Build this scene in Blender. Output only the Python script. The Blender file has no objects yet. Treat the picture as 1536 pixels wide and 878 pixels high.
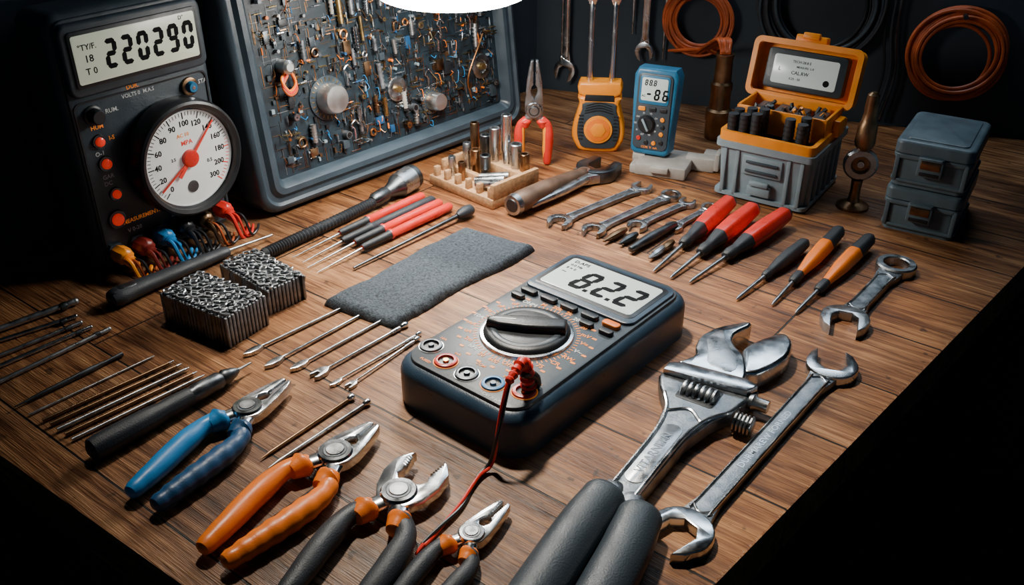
import bpy, bmesh, math, random
from mathutils import Vector, Matrix, noise
random.seed(7)
SC=bpy.context.scene; COL=SC.collection
rad=math.radians
# ------------------------------------------------------------------ materials
def pmat(name,col,rough=.5,metal=0.,bump=0.,bs=300.,rvar=.0,cvar=.0,vs=40.,coat=0.,emit=0.,stretch=(1,1,1),spec=.5):
    m=bpy.data.materials.new(name);m.use_nodes=True
    nt=m.node_tree;N=nt.nodes;L=nt.links
    b=N['Principled BSDF']
    b.inputs['Base Color'].default_value=(*col,1);b.inputs['Roughness'].default_value=rough
    b.inputs['Metallic'].default_value=metal
    b.inputs['Specular IOR Level'].default_value=spec
    if coat: b.inputs['Coat Weight'].default_value=coat;b.inputs['Coat Roughness'].default_value=.08
    if emit: b.inputs['Emission Color'].default_value=(*col,1);b.inputs['Emission Strength'].default_value=emit
    tc=N.new('ShaderNodeTexCoord');mp=N.new('ShaderNodeMapping');mp.inputs['Scale'].default_value=stretch
    L.new(tc.outputs['Object'],mp.inputs['Vector'])
    if rvar or cvar:
        n=N.new('ShaderNodeTexNoise');n.inputs['Scale'].default_value=vs;n.inputs['Detail'].default_value=5
        L.new(mp.outputs[0],n.inputs['Vector'])
        if rvar:
            r=N.new('ShaderNodeMapRange');r.inputs[1].default_value=.3;r.inputs[2].default_value=.7
            r.inputs[3].default_value=max(.02,rough-rvar);r.inputs[4].default_value=min(1,rough+rvar)
            L.new(n.outputs[0],r.inputs[0]);L.new(r.outputs[0],b.inputs['Roughness'])
        if cvar:
            r=N.new('ShaderNodeValToRGB')
            r.color_ramp.elements[0].position=.3;r.color_ramp.elements[1].position=.7
            r.color_ramp.elements[0].color=(*[c*(1-cvar) for c in col],1)
            r.color_ramp.elements[1].color=(*[min(1,c*(1+cvar)) for c in col],1)
            L.new(n.outputs[0],r.inputs[0]);L.new(r.outputs[0],b.inputs['Base Color'])
    if bump:
        n=N.new('ShaderNodeTexNoise');n.inputs['Scale'].default_value=bs;n.inputs['Detail'].default_value=3
        L.new(mp.outputs[0],n.inputs['Vector'])
        bp=N.new('ShaderNodeBump');bp.inputs['Strength'].default_value=bump;bp.inputs['Distance'].default_value=.001
        L.new(n.outputs[0],bp.inputs['Height']);L.new(bp.outputs[0],b.inputs['Normal'])
    return m
CHROME=pmat('chrome',(.62,.65,.68),.22,1,rvar=.08,cvar=.10,vs=60)
STEEL=pmat('brushed_steel',(.42,.44,.46),.33,1,bump=.15,bs=500,rvar=.1,cvar=.25,vs=70)
CAST=pmat('cast_steel',(.23,.25,.27),.42,1,bump=.35,bs=450,rvar=.1,cvar=.3,vs=90)
GALV=pmat('galvanised_steel',(.24,.255,.275),.48,.8,bump=.2,bs=450,rvar=.1,cvar=.35,vs=90)
DSTEEL=pmat('dark_steel',(.11,.12,.13),.4,1,bump=.2,bs=400,rvar=.12,cvar=.3)
BRONZE=pmat('aged_bronze',(.26,.155,.085),.36,1,bump=.2,bs=300,rvar=.1,cvar=.35)
COPPER=pmat('copper',(.62,.27,.10),.35,1,rvar=.1)
BRASS=pmat('brass',(.55,.37,.15),.35,1,rvar=.1)
BLK=pmat('black_plastic',(.012,.014,.017),.38,bump=.2,bs=600,rvar=.08)
RUB=pmat('black_rubber',(.022,.026,.032),.52,bump=.4,bs=700,rvar=.1)
BODY=pmat('slate_meter_plastic',(.028,.054,.088),.34,bump=.25,bs=700,rvar=.07,cvar=.1)
FACE=pmat('meter_face_plastic',(.046,.060,.074),.38,bump=.15,bs=700,rvar=.06)
FACE2=pmat('charcoal_panel',(.032,.046,.058),.40,bump=.25,bs=500,rvar=.08,cvar=.15)
GRIP=pmat('grey_grip_plastic',(.032,.044,.056),.42,bump=.35,bs=600,rvar=.08)
ORG=pmat('orange_plastic',(.86,.19,.012),.36,bump=.15,bs=500,rvar=.08,cvar=.08)
YEL=pmat('amber_plastic',(.92,.29,.012),.36,bump=.15,bs=500,rvar=.08,cvar=.08)
RED=pmat('red_plastic',(.66,.028,.018),.33,bump=.1,bs=500,rvar=.08,cvar=.08)
DRED=pmat('dark_red_plastic',(.2,.02,.015),.4,rvar=.05)
BLU=pmat('light_blue_plastic',(.02,.22,.52),.36,bump=.15,bs=500,rvar=.06,cvar=.06)
DBLU=pmat('deep_blue_plastic',(.012,.065,.16),.40,bump=.2,bs=500,rvar=.06)
TBL=pmat('teal_blue_plastic',(.02,.15,.29),.38,bump=.15,bs=500,rvar=.06,cvar=.1)
GREY=pmat('grey_bin_plastic',(.23,.30,.34),.48,bump=.15,bs=500,rvar=.06,cvar=.08)
SGREY=pmat('storage_box_plastic',(.10,.14,.165),.42,bump=.2,bs=500,rvar=.08,cvar=.12)
LGREY=pmat('stand_plastic',(.40,.37,.33),.6,bump=.3,bs=300,cvar=.15)
LCD=pmat('lcd_glass',(.58,.66,.64),.22,cvar=.04,vs=12,emit=.22)
LCD2=pmat('lcd_glass_warm',(.60,.64,.50),.22,cvar=.05,vs=12,emit=.30)
INK=pmat('lcd_ink',(.004,.005,.006),.5,rvar=.02,spec=.1)
WHT=pmat('white_ink',(.6,.62,.62),.5,rvar=.02)
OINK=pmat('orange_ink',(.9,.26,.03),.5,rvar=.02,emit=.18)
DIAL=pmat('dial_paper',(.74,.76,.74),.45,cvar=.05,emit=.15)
RINK=pmat('red_ink',(.75,.05,.03),.5,rvar=.02,emit=.1)
LEDR=pmat('red_lens',(.8,.04,.02),.25,rvar=.03,emit=.4)
CLOTH=pmat('felt_cloth',(.052,.066,.082),.95,bump=1.,bs=700,cvar=.6,vs=350)
RACKW=pmat('pale_wood',(.45,.25,.12),.6,bump=.3,bs=200,cvar=.3,stretch=(1,6,6))
WORN=pmat('worn_brown_grip',(.16,.10,.07),.4,.5,bump=.3,bs=200,cvar=.4)
WALL=pmat('dark_wall_paint',(.020,.030,.042),.75,bump=.5,bs=60,cvar=.25,vs=5)
FLOORM=pmat('dark_floor',(.006,.007,.009),.8,bump=.3,bs=40,cvar=.3,vs=6)
PCB=pmat('circuit_board_laminate',(.010,.020,.028),.45,bump=.3,bs=200,cvar=.6,vs=60)
FRM=pmat('board_frame_plastic',(.040,.060,.078),.36,bump=.2,bs=300,rvar=.08,cvar=.12)
GLOW=pmat('lamp_diffuser',(1.,.97,.90),.5,emit=30,rvar=.02)
CWIRE=pmat('rust_orange_cable',(.45,.085,.020),.45,bump=.1,bs=300,cvar=.3)
KNOB=pmat('satin_aluminium',(.70,.71,.70),.38,1,rvar=.08)
def woodmat():
    m=bpy.data.materials.new('plank_wood');m.use_nodes=True;nt=m.node_tree;N=nt.nodes;L=nt.links;b=N['Principled BSDF']
    tc=N.new('ShaderNodeTexCoord');mp=N.new('ShaderNodeMapping');mp.inputs['Rotation'].default_value=(0,0,rad(38));mp.inputs['Location'].default_value=(.33,-.06,0)
    L.new(tc.outputs['Object'],mp.inputs[0])
    br=N.new('ShaderNodeTexBrick');br.inputs['Scale'].default_value=1;br.inputs['Mortar Size'].default_value=.0014;br.inputs['Mortar Smooth'].default_value=.35
    br.inputs['Brick Width'].default_value=.62;br.inputs['Row Height'].default_value=.12;br.inputs['Color1'].default_value=(0,0,0,1);br.inputs['Color2'].default_value=(1,1,1,1);br.offset=.37
    L.new(mp.outputs[0],br.inputs['Vector'])
    def ns(sc,scale,det,dist,w):
        q=N.new('ShaderNodeMapping');q.inputs['Scale'].default_value=sc;L.new(mp.outputs[0],q.inputs[0])
        n=N.new('ShaderNodeTexNoise');n.noise_dimensions='4D';n.inputs['Scale'].default_value=scale;n.inputs['Detail'].default_value=det;n.inputs['Distortion'].default_value=dist
        L.new(q.outputs[0],n.inputs['Vector'])
        mu=N.new('ShaderNodeMath');mu.operation='MULTIPLY';mu.inputs[1].default_value=w;L.new(br.outputs['Color'],mu.inputs[0]);L.new(mu.outputs[0],n.inputs['W'])
        return n
    n1=ns((1,7,7),3.2,6,1.6,9);n2=ns((1,18,18),10,8,.8,5);n3=ns((1,1.6,1),5,6,.8,0);n4=ns((1,32,32),26,5,.3,3);n5=ns((1,1.4,1),11,8,.6,0);n6=ns((1,1,1),2.2,4,.4,0)
    def mix(a,bb,f,t='MIX'):
        x=N.new('ShaderNodeMix');x.data_type='RGBA';x.blend_type=t
        if isinstance(f,float): x.inputs[0].default_value=f
        else: L.new(f,x.inputs[0])
        for s,i in ((a,6),(bb,7)):
            if isinstance(s,tuple): x.inputs[i].default_value=s
            else: L.new(s,x.inputs[i])
        return x.outputs[2]
    def madd(x,k,y):
        a=N.new('ShaderNodeMath');a.operation='MULTIPLY_ADD';a.inputs[1].default_value=k;L.new(x,a.inputs[0]);L.new(y,a.inputs[2]);return a.outputs[0]
    a=madd(n1.outputs[0],.9,n2.outputs[0]);a2=madd(n4.outputs[0],.8,a);a3=madd(br.outputs['Color'],.14,a2);a3=madd(n5.outputs[0],.45,a3)
    mr=N.new('ShaderNodeMapRange');mr.inputs[1].default_value=1.28;mr.inputs[2].default_value=2.02;L.new(a3,mr.inputs[0])
    def ramp(cols):
        cr_=N.new('ShaderNodeValToRGB');e=cr_.color_ramp.elements;e[0].color=(*cols[0],1);e[1].color=(*cols[3],1)
        e2=e.new(.33);e2.color=(*cols[1],1);e3=e.new(.62);e3.color=(*cols[2],1);L.new(mr.outputs[0],cr_.inputs[0]);return cr_.outputs[0]
    warm=ramp(((.045,.013,.004),(.17,.057,.017),(.34,.132,.042),(.58,.27,.095)))
    grey=ramp(((.040,.015,.006),(.145,.062,.026),(.29,.142,.066),(.54,.31,.16)))
    gm=N.new('ShaderNodeMapRange');gm.inputs[1].default_value=.40;gm.inputs[2].default_value=.64;L.new(n6.outputs[0],gm.inputs[0])
    base=mix(warm,grey,gm.outputs[0])
    st=N.new('ShaderNodeMapRange');st.inputs[1].default_value=.30;st.inputs[2].default_value=.48;st.inputs[3].default_value=.45;st.inputs[4].default_value=1;L.new(n3.outputs[0],st.inputs[0])
    cc=mix(base,st.outputs[0],1.,'MULTIPLY')
    vo=N.new('ShaderNodeTexNoise');vo.inputs['Scale'].default_value=55;vo.inputs['Detail'].default_value=2;L.new(mp.outputs[0],vo.inputs['Vector'])
    pr=N.new('ShaderNodeMapRange');pr.inputs[1].default_value=.27;pr.inputs[2].default_value=.33;pr.inputs[3].default_value=.35;pr.inputs[4].default_value=1;L.new(vo.outputs[0],pr.inputs[0])
    cc=mix(cc,pr.outputs[0],1.,'MULTIPLY')
    fin=mix(cc,(.006,.003,.0015,1),br.outputs['Fac'])
    L.new(fin,b.inputs['Base Color'])
    rr=N.new('ShaderNodeMapRange');rr.inputs[3].default_value=.34;rr.inputs[4].default_value=.62;L.new(n2.outputs[0],rr.inputs[0]);L.new(rr.outputs[0],b.inputs['Roughness'])
    sb=N.new('ShaderNodeMath');sb.operation='MULTIPLY_ADD';sb.inputs[1].default_value=-3.;L.new(br.outputs['Fac'],sb.inputs[0]);L.new(a2,sb.inputs[2])
    bp=N.new('ShaderNodeBump');bp.inputs['Strength'].default_value=.75;bp.inputs['Distance'].default_value=.0017;L.new(sb.outputs[0],bp.inputs['Height']);L.new(bp.outputs[0],b.inputs['Normal'])
    return m
WOOD=woodmat()
# ------------------------------------------------------------------ mesh builder
def T(x,y,z=0): return Matrix.Translation((x,y,z))
def RX(a): return Matrix.Rotation(rad(a),4,'X')
def RY(a): return Matrix.Rotation(rad(a),4,'Y')
def RZ(a): return Matrix.Rotation(rad(a),4,'Z')
def S(x,y,z): return Matrix.Diagonal((x,y,z,1))
def frm(p,q):
    p=Vector(p if len(p)==3 else (*p,0));q=Vector(q if len(q)==3 else (*q,0))
    x=(q-p);L=x.length;x.normalize();up=Vector((0,0,1))
    if abs(x.z)>.99: up=Vector((0,1,0))
    y=up.cross(x).normalized();z=x.cross(y)
    M=Matrix((x,y,z)).transposed().to_4x4();M.translation=p
    return M,L
def stand(x,y,z,a,lean=0):
    a=rad(a);X=Vector((math.cos(a),math.sin(a),0));Y=Vector((0,0,1));Z=X.cross(Y)
    M=Matrix((X,Y,Z)).transposed().to_4x4();M.translation=(x,y,z)
    return M@RX(-lean)
TC={}
def textdata(s,font_shear=0.,off=.012):
    k=(s,font_shear,off)
    if k in TC: return TC[k]
    cu=bpy.data.curves.new('txt','FONT');cu.body=s;cu.size=1;cu.align_x='CENTER';cu.align_y='CENTER';cu.shear=font_shear;cu.resolution_u=2;cu.extrude=.01;cu.offset=off
    ob=bpy.data.objects.new('txt',cu);COL.objects.link(ob)
    dg=bpy.context.evaluated_depsgraph_get();dg.update()
    me=bpy.data.meshes.new_from_object(ob.evaluated_get(dg))
    r=([v.co.copy() for v in me.vertices],[list(p.vertices) for p in me.polygons])
    bpy.data.objects.remove(ob);bpy.data.curves.remove(cu);bpy.data.meshes.remove(me)
    TC[k]=r;return r
def inset(o,d):
    n=len(o);r=[]
    for i in range(n):
        a=Vector(o[i-1]);b=Vector(o[i]);c=Vector(o[(i+1)%n])
        e1=(b-a);e2=(c-b)
        if e1.length<1e-9 or e2.length<1e-9: r.append(tuple(b));continue
        e1.normalize();e2.normalize()
        n1=Vector((-e1.y,e1.x));n2=Vector((-e2.y,e2.x));m=(n1+n2)
        if m.length<1e-6: m=n1
        m.normalize();k=max(.5,m.dot(n1));r.append(tuple(b+m*(d/k)))
    return r
def area(o): return sum(o[i-1][0]*o[i][1]-o[i][0]*o[i-1][1] for i in range(len(o)))/2
def rrect(cx,cy,sx,sy,r,n=6):
    o=[]
    for k,(ax,ay) in enumerate(((1,1),(-1,1),(-1,-1),(1,-1))):
        for i in range(n+1):
            a=rad(90*k+90*i/n)
            o.append((cx+ax*(sx/2-r)+r*math.cos(a),cy+ay*(sy/2-r)+r*math.sin(a)))
    return o
def circ(cx,cy,r,n=32): return [(cx+r*math.cos(2*math.pi*i/n),cy+r*math.sin(2*math.pi*i/n)) for i in range(n)]
def cr(pts,k=6):
    if k<=1 or len(pts)<3: return [Vector(p) for p in pts]
    P=[Vector(p) for p in pts];P=[P[0]*2-P[1]]+P+[P[-1]*2-P[-2]];o=[]
    for i in range(1,len(P)-2):
        for j in range(k):
            t=j/k;a,b,c,d=P[i-1:i+3]
            o.append(.5*((2*b)+(c-a)*t+(2*a-5*b+4*c-d)*t*t+(3*b-a-3*c+d)*t**3))
    o.append(P[-2]);return o
def crs(pts,k=4):   # closed 2D smooth outline
    P=[Vector(p) for p in pts];n=len(P);o=[]
    for i in range(n):
        a,b,c,d=P[i-1],P[i],P[(i+1)%n],P[(i+2)%n]
        for j in range(k):
            t=j/k;o.append(tuple(.5*((2*b)+(c-a)*t+(2*a-5*b+4*c-d)*t*t+(3*b-a-3*c+d)*t**3)))
    return o
class MB:
    def __init__(s,name): s.name=name;s.v=[];s.f=[];s.m=[];s.mats=[];s.M=Matrix()
    def add(s,vs,fs,mat):
        mats=mat if isinstance(mat,list) else [mat]*len(fs)
        b=len(s.v);s.v+=[s.M@Vector(p) for p in vs]
        for f,m in zip(fs,mats):
            if m not in s.mats: s.mats.append(m)
            s.f.append([b+i for i in f]);s.m.append(s.mats.index(m))
    def box(s,cx,cy,cz,sx,sy,sz,mat,b=0.,M=None):
        b=min(b,sx*.4,sy*.4,sz*.4)
        o=[(-sx/2,-sy/2),(sx/2,-sy/2),(sx/2,sy/2),(-sx/2,sy/2)]
        if b: o=rrect(0,0,sx,sy,b,2)
        K=s.M;s.M=s.M@T(cx,cy,cz)@(M or Matrix());s.prism(o,-sz/2,sz/2,b,mat,both=True);s.M=K
    def prism(s,o,z0,z1,b,mat,top=None,both=False,steps=2):
        o=list(o)
        if area(o)<0:o.reverse()
        n=len(o);rings=[]
        if both and b: rings+= [(inset(o,b),z0),(inset(o,b*.3),z0+b*.3)]
        rings.append((o,z0+(b if both else 0)))
        if b:
            rings.append((o,z1-b))
            for i in range(1,steps+1):
                a=math.pi/2*i/steps;rings.append((inset(o,b*(1-math.cos(a))),z1-b+b*math.sin(a)))
        else: rings.append((o,z1))
        vs=[];fs=[];ms=[]
        for r,z in rings: vs+=[(x,y,z) for x,y in r]
        for k in range(len(rings)-1):
            for i in range(n):
                j=(i+1)%n;fs.append([k*n+i,k*n+j,(k+1)*n+j,(k+1)*n+i]);ms.append(mat)
        fs.append(list(range(n))[::-1]);ms.append(mat)
        fs.append([(len(rings)-1)*n+i for i in range(n)]);ms.append(top or mat)
        s.add(vs,fs,ms)
    def ring(s,o,i,z0,z1,mat):
        n=len(o);vs=[(x,y,z0) for x,y in o]+[(x,y,z1) for x,y in o]+[(x,y,z1) for x,y in i]+[(x,y,z0) for x,y in i];fs=[]
        for a in range(4):
            c=(a+1)%4
            for k in range(n):
                j=(k+1)%n;fs.append([a*n+k,a*n+j,c*n+j,c*n+k])
        s.add(vs,fs,mat)
    def lathe(s,prof,mat,axis='z',n=24,flute=0,fa=0.,matf=None,caps=True):
        vs=[];fs=[];ms=[]
        for (x,r) in prof:
            for j in range(n):
                a=2*math.pi*j/n;rr=r*(1+fa*math.cos(flute*a)) if flute else r
                p=(rr*math.cos(a),rr*math.sin(a),x)
                if axis=='x': p=(p[2],p[0],p[1])
                elif axis=='y': p=(p[1],p[2],p[0])
                vs.append(p)
        for i in range(len(prof)-1):
            for j in range(n):
                k=(j+1)%n;fs.append([i*n+j,i*n+k,(i+1)*n+k,(i+1)*n+j]);ms.append(matf(i,j) if matf else mat)
        if caps: fs.append(list(range(n))[::-1]);ms.append(mat);fs.append([(len(prof)-1)*n+j for j in range(n)]);ms.append(mat)
        s.add(vs,fs,ms)
    def cyl(s,p,q,r0,r1,mat,n=16):
        F,L=frm(p,q);K=s.M;s.M=s.M@F;s.lathe([(0,r0),(L,r1)],mat,'x',n);s.M=K
    def tube(s,pts,r,mat,n=10,k=5,flat=None,closed=False,cap=True,rib=0,ribf=0.,matf=None,blunt=False):
        P=cr(pts,k);m=len(P)
        rs=r if isinstance(r,(list,tuple)) else [r,r]
        def rat(t):
            x=t*(len(rs)-1);i=min(int(x),len(rs)-2);u=x-i;u=u*u*(3-2*u);return rs[i]*(1-u)+rs[i+1]*u
        R=[rat(i/(m-1)) for i in range(m)]
        if rib: R=[x*(1+ribf*math.cos(2*math.pi*rib*i/(m-1))) for i,x in enumerate(R)]
        if closed: P=P[:-1];R=R[:-1];m-=1
        Tn=[]
        for i in range(m):
            a=P[(i-1)%m] if (closed or i) else P[0];b=P[(i+1)%m] if (closed or i<m-1) else P[-1]
            Tn.append((b-a).normalized())
        if cap and not closed:
            r0,r1=R[0],R[-1];e=.28 if blunt else .8;f=.20 if blunt else .55;g=.80 if blunt else .35;h=.93 if blunt else .8
            P=[P[0]-Tn[0]*r0*e,P[0]-Tn[0]*r0*f]+P+[P[-1]+Tn[-1]*r1*f,P[-1]+Tn[-1]*r1*e]
            R=[r0*g,r0*h]+R+[r1*h,r1*g];Tn=[Tn[0]]*2+Tn+[Tn[-1]]*2;m+=4
        vs=[];fs=[];ms=[];side=None
        for i in range(m):
            t=Tn[i]
            if flat is not None: side=Vector((0,0,1)).cross(t).normalized();up=t.cross(side)
            else:
                if side is None:
                    h=Vector((0,0,1)) if abs(t.z)<.9 else Vector((1,0,0));side=h.cross(t).normalized()
                else: side=(side-t*side.dot(t)).normalized()
                up=t.cross(side)
            for j in range(n):
                a=2*math.pi*j/n;vs.append(P[i]+side*R[i]*math.cos(a)+up*R[i]*(flat or 1)*math.sin(a))
        for i in range(m if closed else m-1):
            i2=(i+1)%m
            for j in range(n):
                q=(j+1)%n;fs.append([i*n+j,i*n+q,i2*n+q,i2*n+j]);ms.append(matf(i,j) if matf else mat)
        if not closed:
            fs.append(list(range(n))[::-1]);ms.append(mat);fs.append([(m-1)*n+j for j in range(n)]);ms.append(mat)
        s.add(vs,fs,ms)
    def ball(s,c,r,mat,sx=1,sy=1,sz=1,n=16):
        pr=[(-r*math.cos(math.pi*i/10)*sz,max(r*math.sin(math.pi*i/10),r*.02)) for i in range(11)]
        K=s.M;s.M=s.M@T(*c)@S(sx,sy,1);s.lathe(pr,mat,'z',n);s.M=K
    def text(s,t,x,y,z,size,mat,rot=0,shear=0.,sx=1.,off=.012):
        vs,fs=textdata(t,shear,off);K=s.M;s.M=s.M@T(x,y,z)@RZ(rot)@S(size*sx,size,.02*1);s.add(vs,fs,mat);s.M=K
    def seg(s,st,x,y,z,h,mat,sl=.12,th=.17,wd=.52,gap=.24):
        MAP={'0':'abcdef','1':'bc','2':'abged','3':'abgcd','4':'fgbc','5':'afgcd','6':'afgedc','7':'abc','8':'abcdefg','9':'abcdfg','-':'g',' ':''}
        t=h*th;w=h*wd;cx=x
        for ch in st:
            if ch=='.':
                s.prism([(cx-h*gap*.75,y),(cx-h*gap*.75+t*.8,y),(cx-h*gap*.75+t*.8,y+t*.8),(cx-h*gap*.75,y+t*.8)],z,z+.0002,0,mat);continue
            def hs(x0,y0):
                return [(x0+t*.25,y0),(x0+t*.72,y0+t/2),(x0+w-t*.72,y0+t/2),(x0+w-t*.25,y0),(x0+w-t*.72,y0-t/2),(x0+t*.72,y0-t/2)]
            def vsg(x0,y0,y1):
                return [(x0,y0+t*.2),(x0-t/2,y0+t*.65),(x0-t/2,y1-t*.65),(x0,y1-t*.2),(x0+t/2,y1-t*.65),(x0+t/2,y0+t*.65)]
            D={'a':hs(0,h-t/2),'g':hs(0,h/2),'d':hs(0,t/2),'f':vsg(t/2,h/2,h-t*.3),'b':vsg(w-t/2,h/2,h-t*.3),'e':vsg(t/2,t*.3,h/2),'c':vsg(w-t/2,t*.3,h/2)}
            for c in MAP.get(ch,''):
                s.prism([(cx+px+py*sl,y+py) for px,py in D[c]],z,z+.0002,0,mat)
            cx+=w+h*gap
    def done(s,ang=38,frame=None,parent=None):
        me=bpy.data.meshes.new(s.name);me.from_pydata([tuple(v) for v in s.v],[],s.f)
        for m in s.mats: me.materials.append(m)
        me.polygons.foreach_set('material_index',s.m);me.update()
        bm=bmesh.new();bm.from_mesh(me);bmesh.ops.recalc_face_normals(bm,faces=bm.faces);bm.to_mesh(me);bm.free()
        me.shade_smooth();me.set_sharp_from_angle(angle=rad(ang))
        ob=bpy.data.objects.new(s.name,me)
        if frame is not None:
            me.transform(frame.inverted())
            if parent is None: ob.matrix_world=frame
        elif s.name not in ('workbench','floor','ceiling'):
            xs=[v.co.x for v in me.vertices];ys=[v.co.y for v in me.vertices];zs=[v.co.z for v in me.vertices]
            c=Vector(((min(xs)+max(xs))/2,(min(ys)+max(ys))/2,min(zs)))
            me.transform(Matrix.Translation(-c));ob.location=c
        if parent is not None: ob.parent=parent
        COL.objects.link(ob);return ob
# ------------------------------------------------------------------ room + bench
WX=lambda x:1.918-.353*x
m=MB('workbench')
poly=[(-.01,.36),(1.086,1.53),(.05,1.892),(-.828,.950)]
m.prism(poly,-.05,0,.003,WOOD)
for x,y in ((.0,.52),(.90,1.46),(.06,1.78),(-.72,.955)):
    m.box(x,y,-.40,.07,.07,.70,FLOORM,.004)
m.done()
m=MB('floor');m.box(.3,1.0,-.775,6,6,.05,FLOORM);m.done()
m=MB('ceiling');m.box(.3,1.0,1.925,6,6,.05,FLOORM);m.done()
m=MB('wall_back');F,L=frm((.05,1.905,-.75),(2.8,WX(2.8),-.75));m.M=F;m.prism([(-.3,0),(L,0),(L,.06),(-.3,.06)],0,2.65,0,WALL);m.done(frame=F)
m=MB('wall_left');F,L=frm((-1.9,1.905-1.95*1.11,-.75),(.05,1.905,-.75));m.M=F;m.prism([(0,0),(L,0),(L,.06),(0,.06)],0,2.65,0,WALL);m.done(frame=F)
# ------------------------------------------------------------------ central multimeter
m=MB('digital_multimeter')
MMF=T(.043,.883,0)@RZ(-40);m.M=MMF;W,Lh,Hh=.178,.330,.056
m.prism(rrect(0,0,W,Lh,.032,8),.0,.05,.014,BODY,steps=5)
m.prism(rrect(0,0,W-.004,Lh-.004,.03,8),.0,.012,.003,BODY)
m.prism(rrect(0,0,W-.020,Lh-.022,.024,8),.044,.0535,.002,FACE)
z=.0535
m.prism(rrect(0,.094,.152,.100,.012),z-.002,z+.0035,.002,BODY)
m.prism(rrect(0,.096,.140,.084,.008),z,z+.0040,.0005,BLK)
m.prism(rrect(.0,.096,.129,.073,.005),z,z+.0046,.0003,LCD)
zl=z+.0047
m.seg('8.2.2',-.034,.0695,zl,.045,INK,sl=.20,wd=.50,gap=.20,th=.16)
m.text('D.APS',-.047,.124,zl,.0085,INK);m.text('0.0 Hz',-.049,.1145,zl,.0065,INK);m.text('8 = 0',-.051,.106,zl,.0065,INK);m.text('~',-.054,.096,zl,.011,INK)
for i in range(5):
    bx=-.058+i*.029
    m.prism(rrect(bx,.034,.022,.010,.004),z,z+.005,.0015,BLK if i<4 else ORG,steps=3)
    if i<4: m.text(('RANGE','HOLD','REL','MIN')[i],bx,.0425,z+.0002,.0045,WHT)
for bx,mt in ((-.062,BLK),(.062,BLK),(.036,BLK)):
    m.prism(rrect(bx,.018,.018,.009,.004),z,z+.005,.0015,mt,steps=3)
dx,dy=-.004,-.037
K=m.M;m.M=K@T(dx,dy,z)
m.lathe([(0,.052),(.003,.051),(.0035,.0485)],CHROME,n=64)
m.lathe([(.003,.048),(.0065,.046),(.0085,.043),(.0085,.02)],BLK,n=64)
m.lathe([(.0085,.040),(.0092,.039),(.0092,.034),(.0085,.033)],FACE,n=64,caps=False)
m.M=K@T(dx,dy,z)@RZ(-58+180)
m.prism([(-.010,-.043),(.010,-.043),(.012,0),(.0095,.030),(.004,.044),(-.004,.044),(-.0095,.030),(-.012,0)],.008,.0175,.004,BLK,steps=3)
m.prism([(-.0012,.012),(.0012,.012),(.0012,.038),(-.0012,.038)],.0174,.0178,0,WHT)
m.M=K
labs=['V~','V=','mV','20','200','2k','20k','M','OHM','uF','nF','Hz','10A','mA','uA','2m','hFE','20','600','OFF','50','75','CR','RW']
for i in range(24):
    a=2*math.pi*i/24+.1
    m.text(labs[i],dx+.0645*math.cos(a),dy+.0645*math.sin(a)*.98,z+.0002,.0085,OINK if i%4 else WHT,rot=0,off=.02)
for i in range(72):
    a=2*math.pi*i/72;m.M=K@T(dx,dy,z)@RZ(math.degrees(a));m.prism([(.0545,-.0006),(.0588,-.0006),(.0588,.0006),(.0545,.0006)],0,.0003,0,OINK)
m.M=K
for i in range(26):
    a=2*math.pi*i/26+.3
    if math.sin(a)>.82: continue
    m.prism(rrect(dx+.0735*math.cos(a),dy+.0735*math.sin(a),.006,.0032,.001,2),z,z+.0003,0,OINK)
JK=[(-.066,-.122,DSTEEL),(-.034,-.133,RED),(-.002,-.136,DSTEEL),(.030,-.132,BLU),(.062,-.122,RED)]
for x,y,c in JK:
    m.M=K@T(x,y,z);m.lathe([(0,.0125),(.0025,.012),(.003,.0105),(.003,.0085),(-.0002,.008),(-.0002,.001)],c,n=28);m.lathe([(.0003,.0078),(.0006,.0077)],BLK,n=20);m.lathe([(0,.0035),(.003,.003)],BRASS if c==RED else DSTEEL,n=12)
    m.M=K@T(x,y,z);m.lathe([(.0,.0138),(.0006,.0136),(.0006,.0126)],STEEL if c==DSTEEL else OINK,n=28,caps=False)
m.M=K
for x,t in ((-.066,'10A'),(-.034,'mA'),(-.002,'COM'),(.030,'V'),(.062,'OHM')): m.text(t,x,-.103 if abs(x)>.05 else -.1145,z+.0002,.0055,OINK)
m.text('CAT III 600V',.045,-.150,z+.0002,.005,WHT);m.text('FUSED',-.052,-.145,z+.0002,.005,OINK)
m.done(frame=MMF)
m=MB('test_lead')
wp=[(.0165,.752,.062),(.011,.744,.092),(-.002,.722,.088),(-.013,.700,.045),(-.020,.695,.010),(-.032,.682,.004),(-.046,.645,.0035),(-.062,.618,.0035),(-.077,.594,.0035)]
m.cyl((.0165,.752,.0575),(.0155,.7505,.075),.0075,.0065,BLK)
m.tube(wp[:3],[.0075,.0062,.0042],RED,k=12,rib=9,ribf=.18,n=12)
m.tube([(.024,.757,.0585),(.022,.753,.070),(.012,.742,.080)],[.0055,.0050,.0040],BLK,k=6,n=10)
def tw(pts,ph,rr,k=14,turns=8):
    P=cr(pts,k);n=len(P);o=[]
    for i,p in enumerate(P):
        a=ph+2*math.pi*turns*i/n;t=(P[min(i+1,n-1)]-P[max(i-1,0)]).normalized();s=Vector((0,0,1)).cross(t)
        if s.length<.05: s=Vector((1,0,0))
        s.normalize();u=t.cross(s);o.append(p+s*rr*math.cos(a)+u*rr*math.sin(a))
    return o
m.tube(tw(wp[1:],0,.0013,turns=2),.0018,RED,k=1,n=8);m.tube(tw(wp[1:],math.pi,.0013,turns=2),.0018,BLK,k=1,n=8)
m.cyl((-.077,.594,.0035),(-.083,.583,.003),.0022,.0012,RED,8);m.done()
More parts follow.
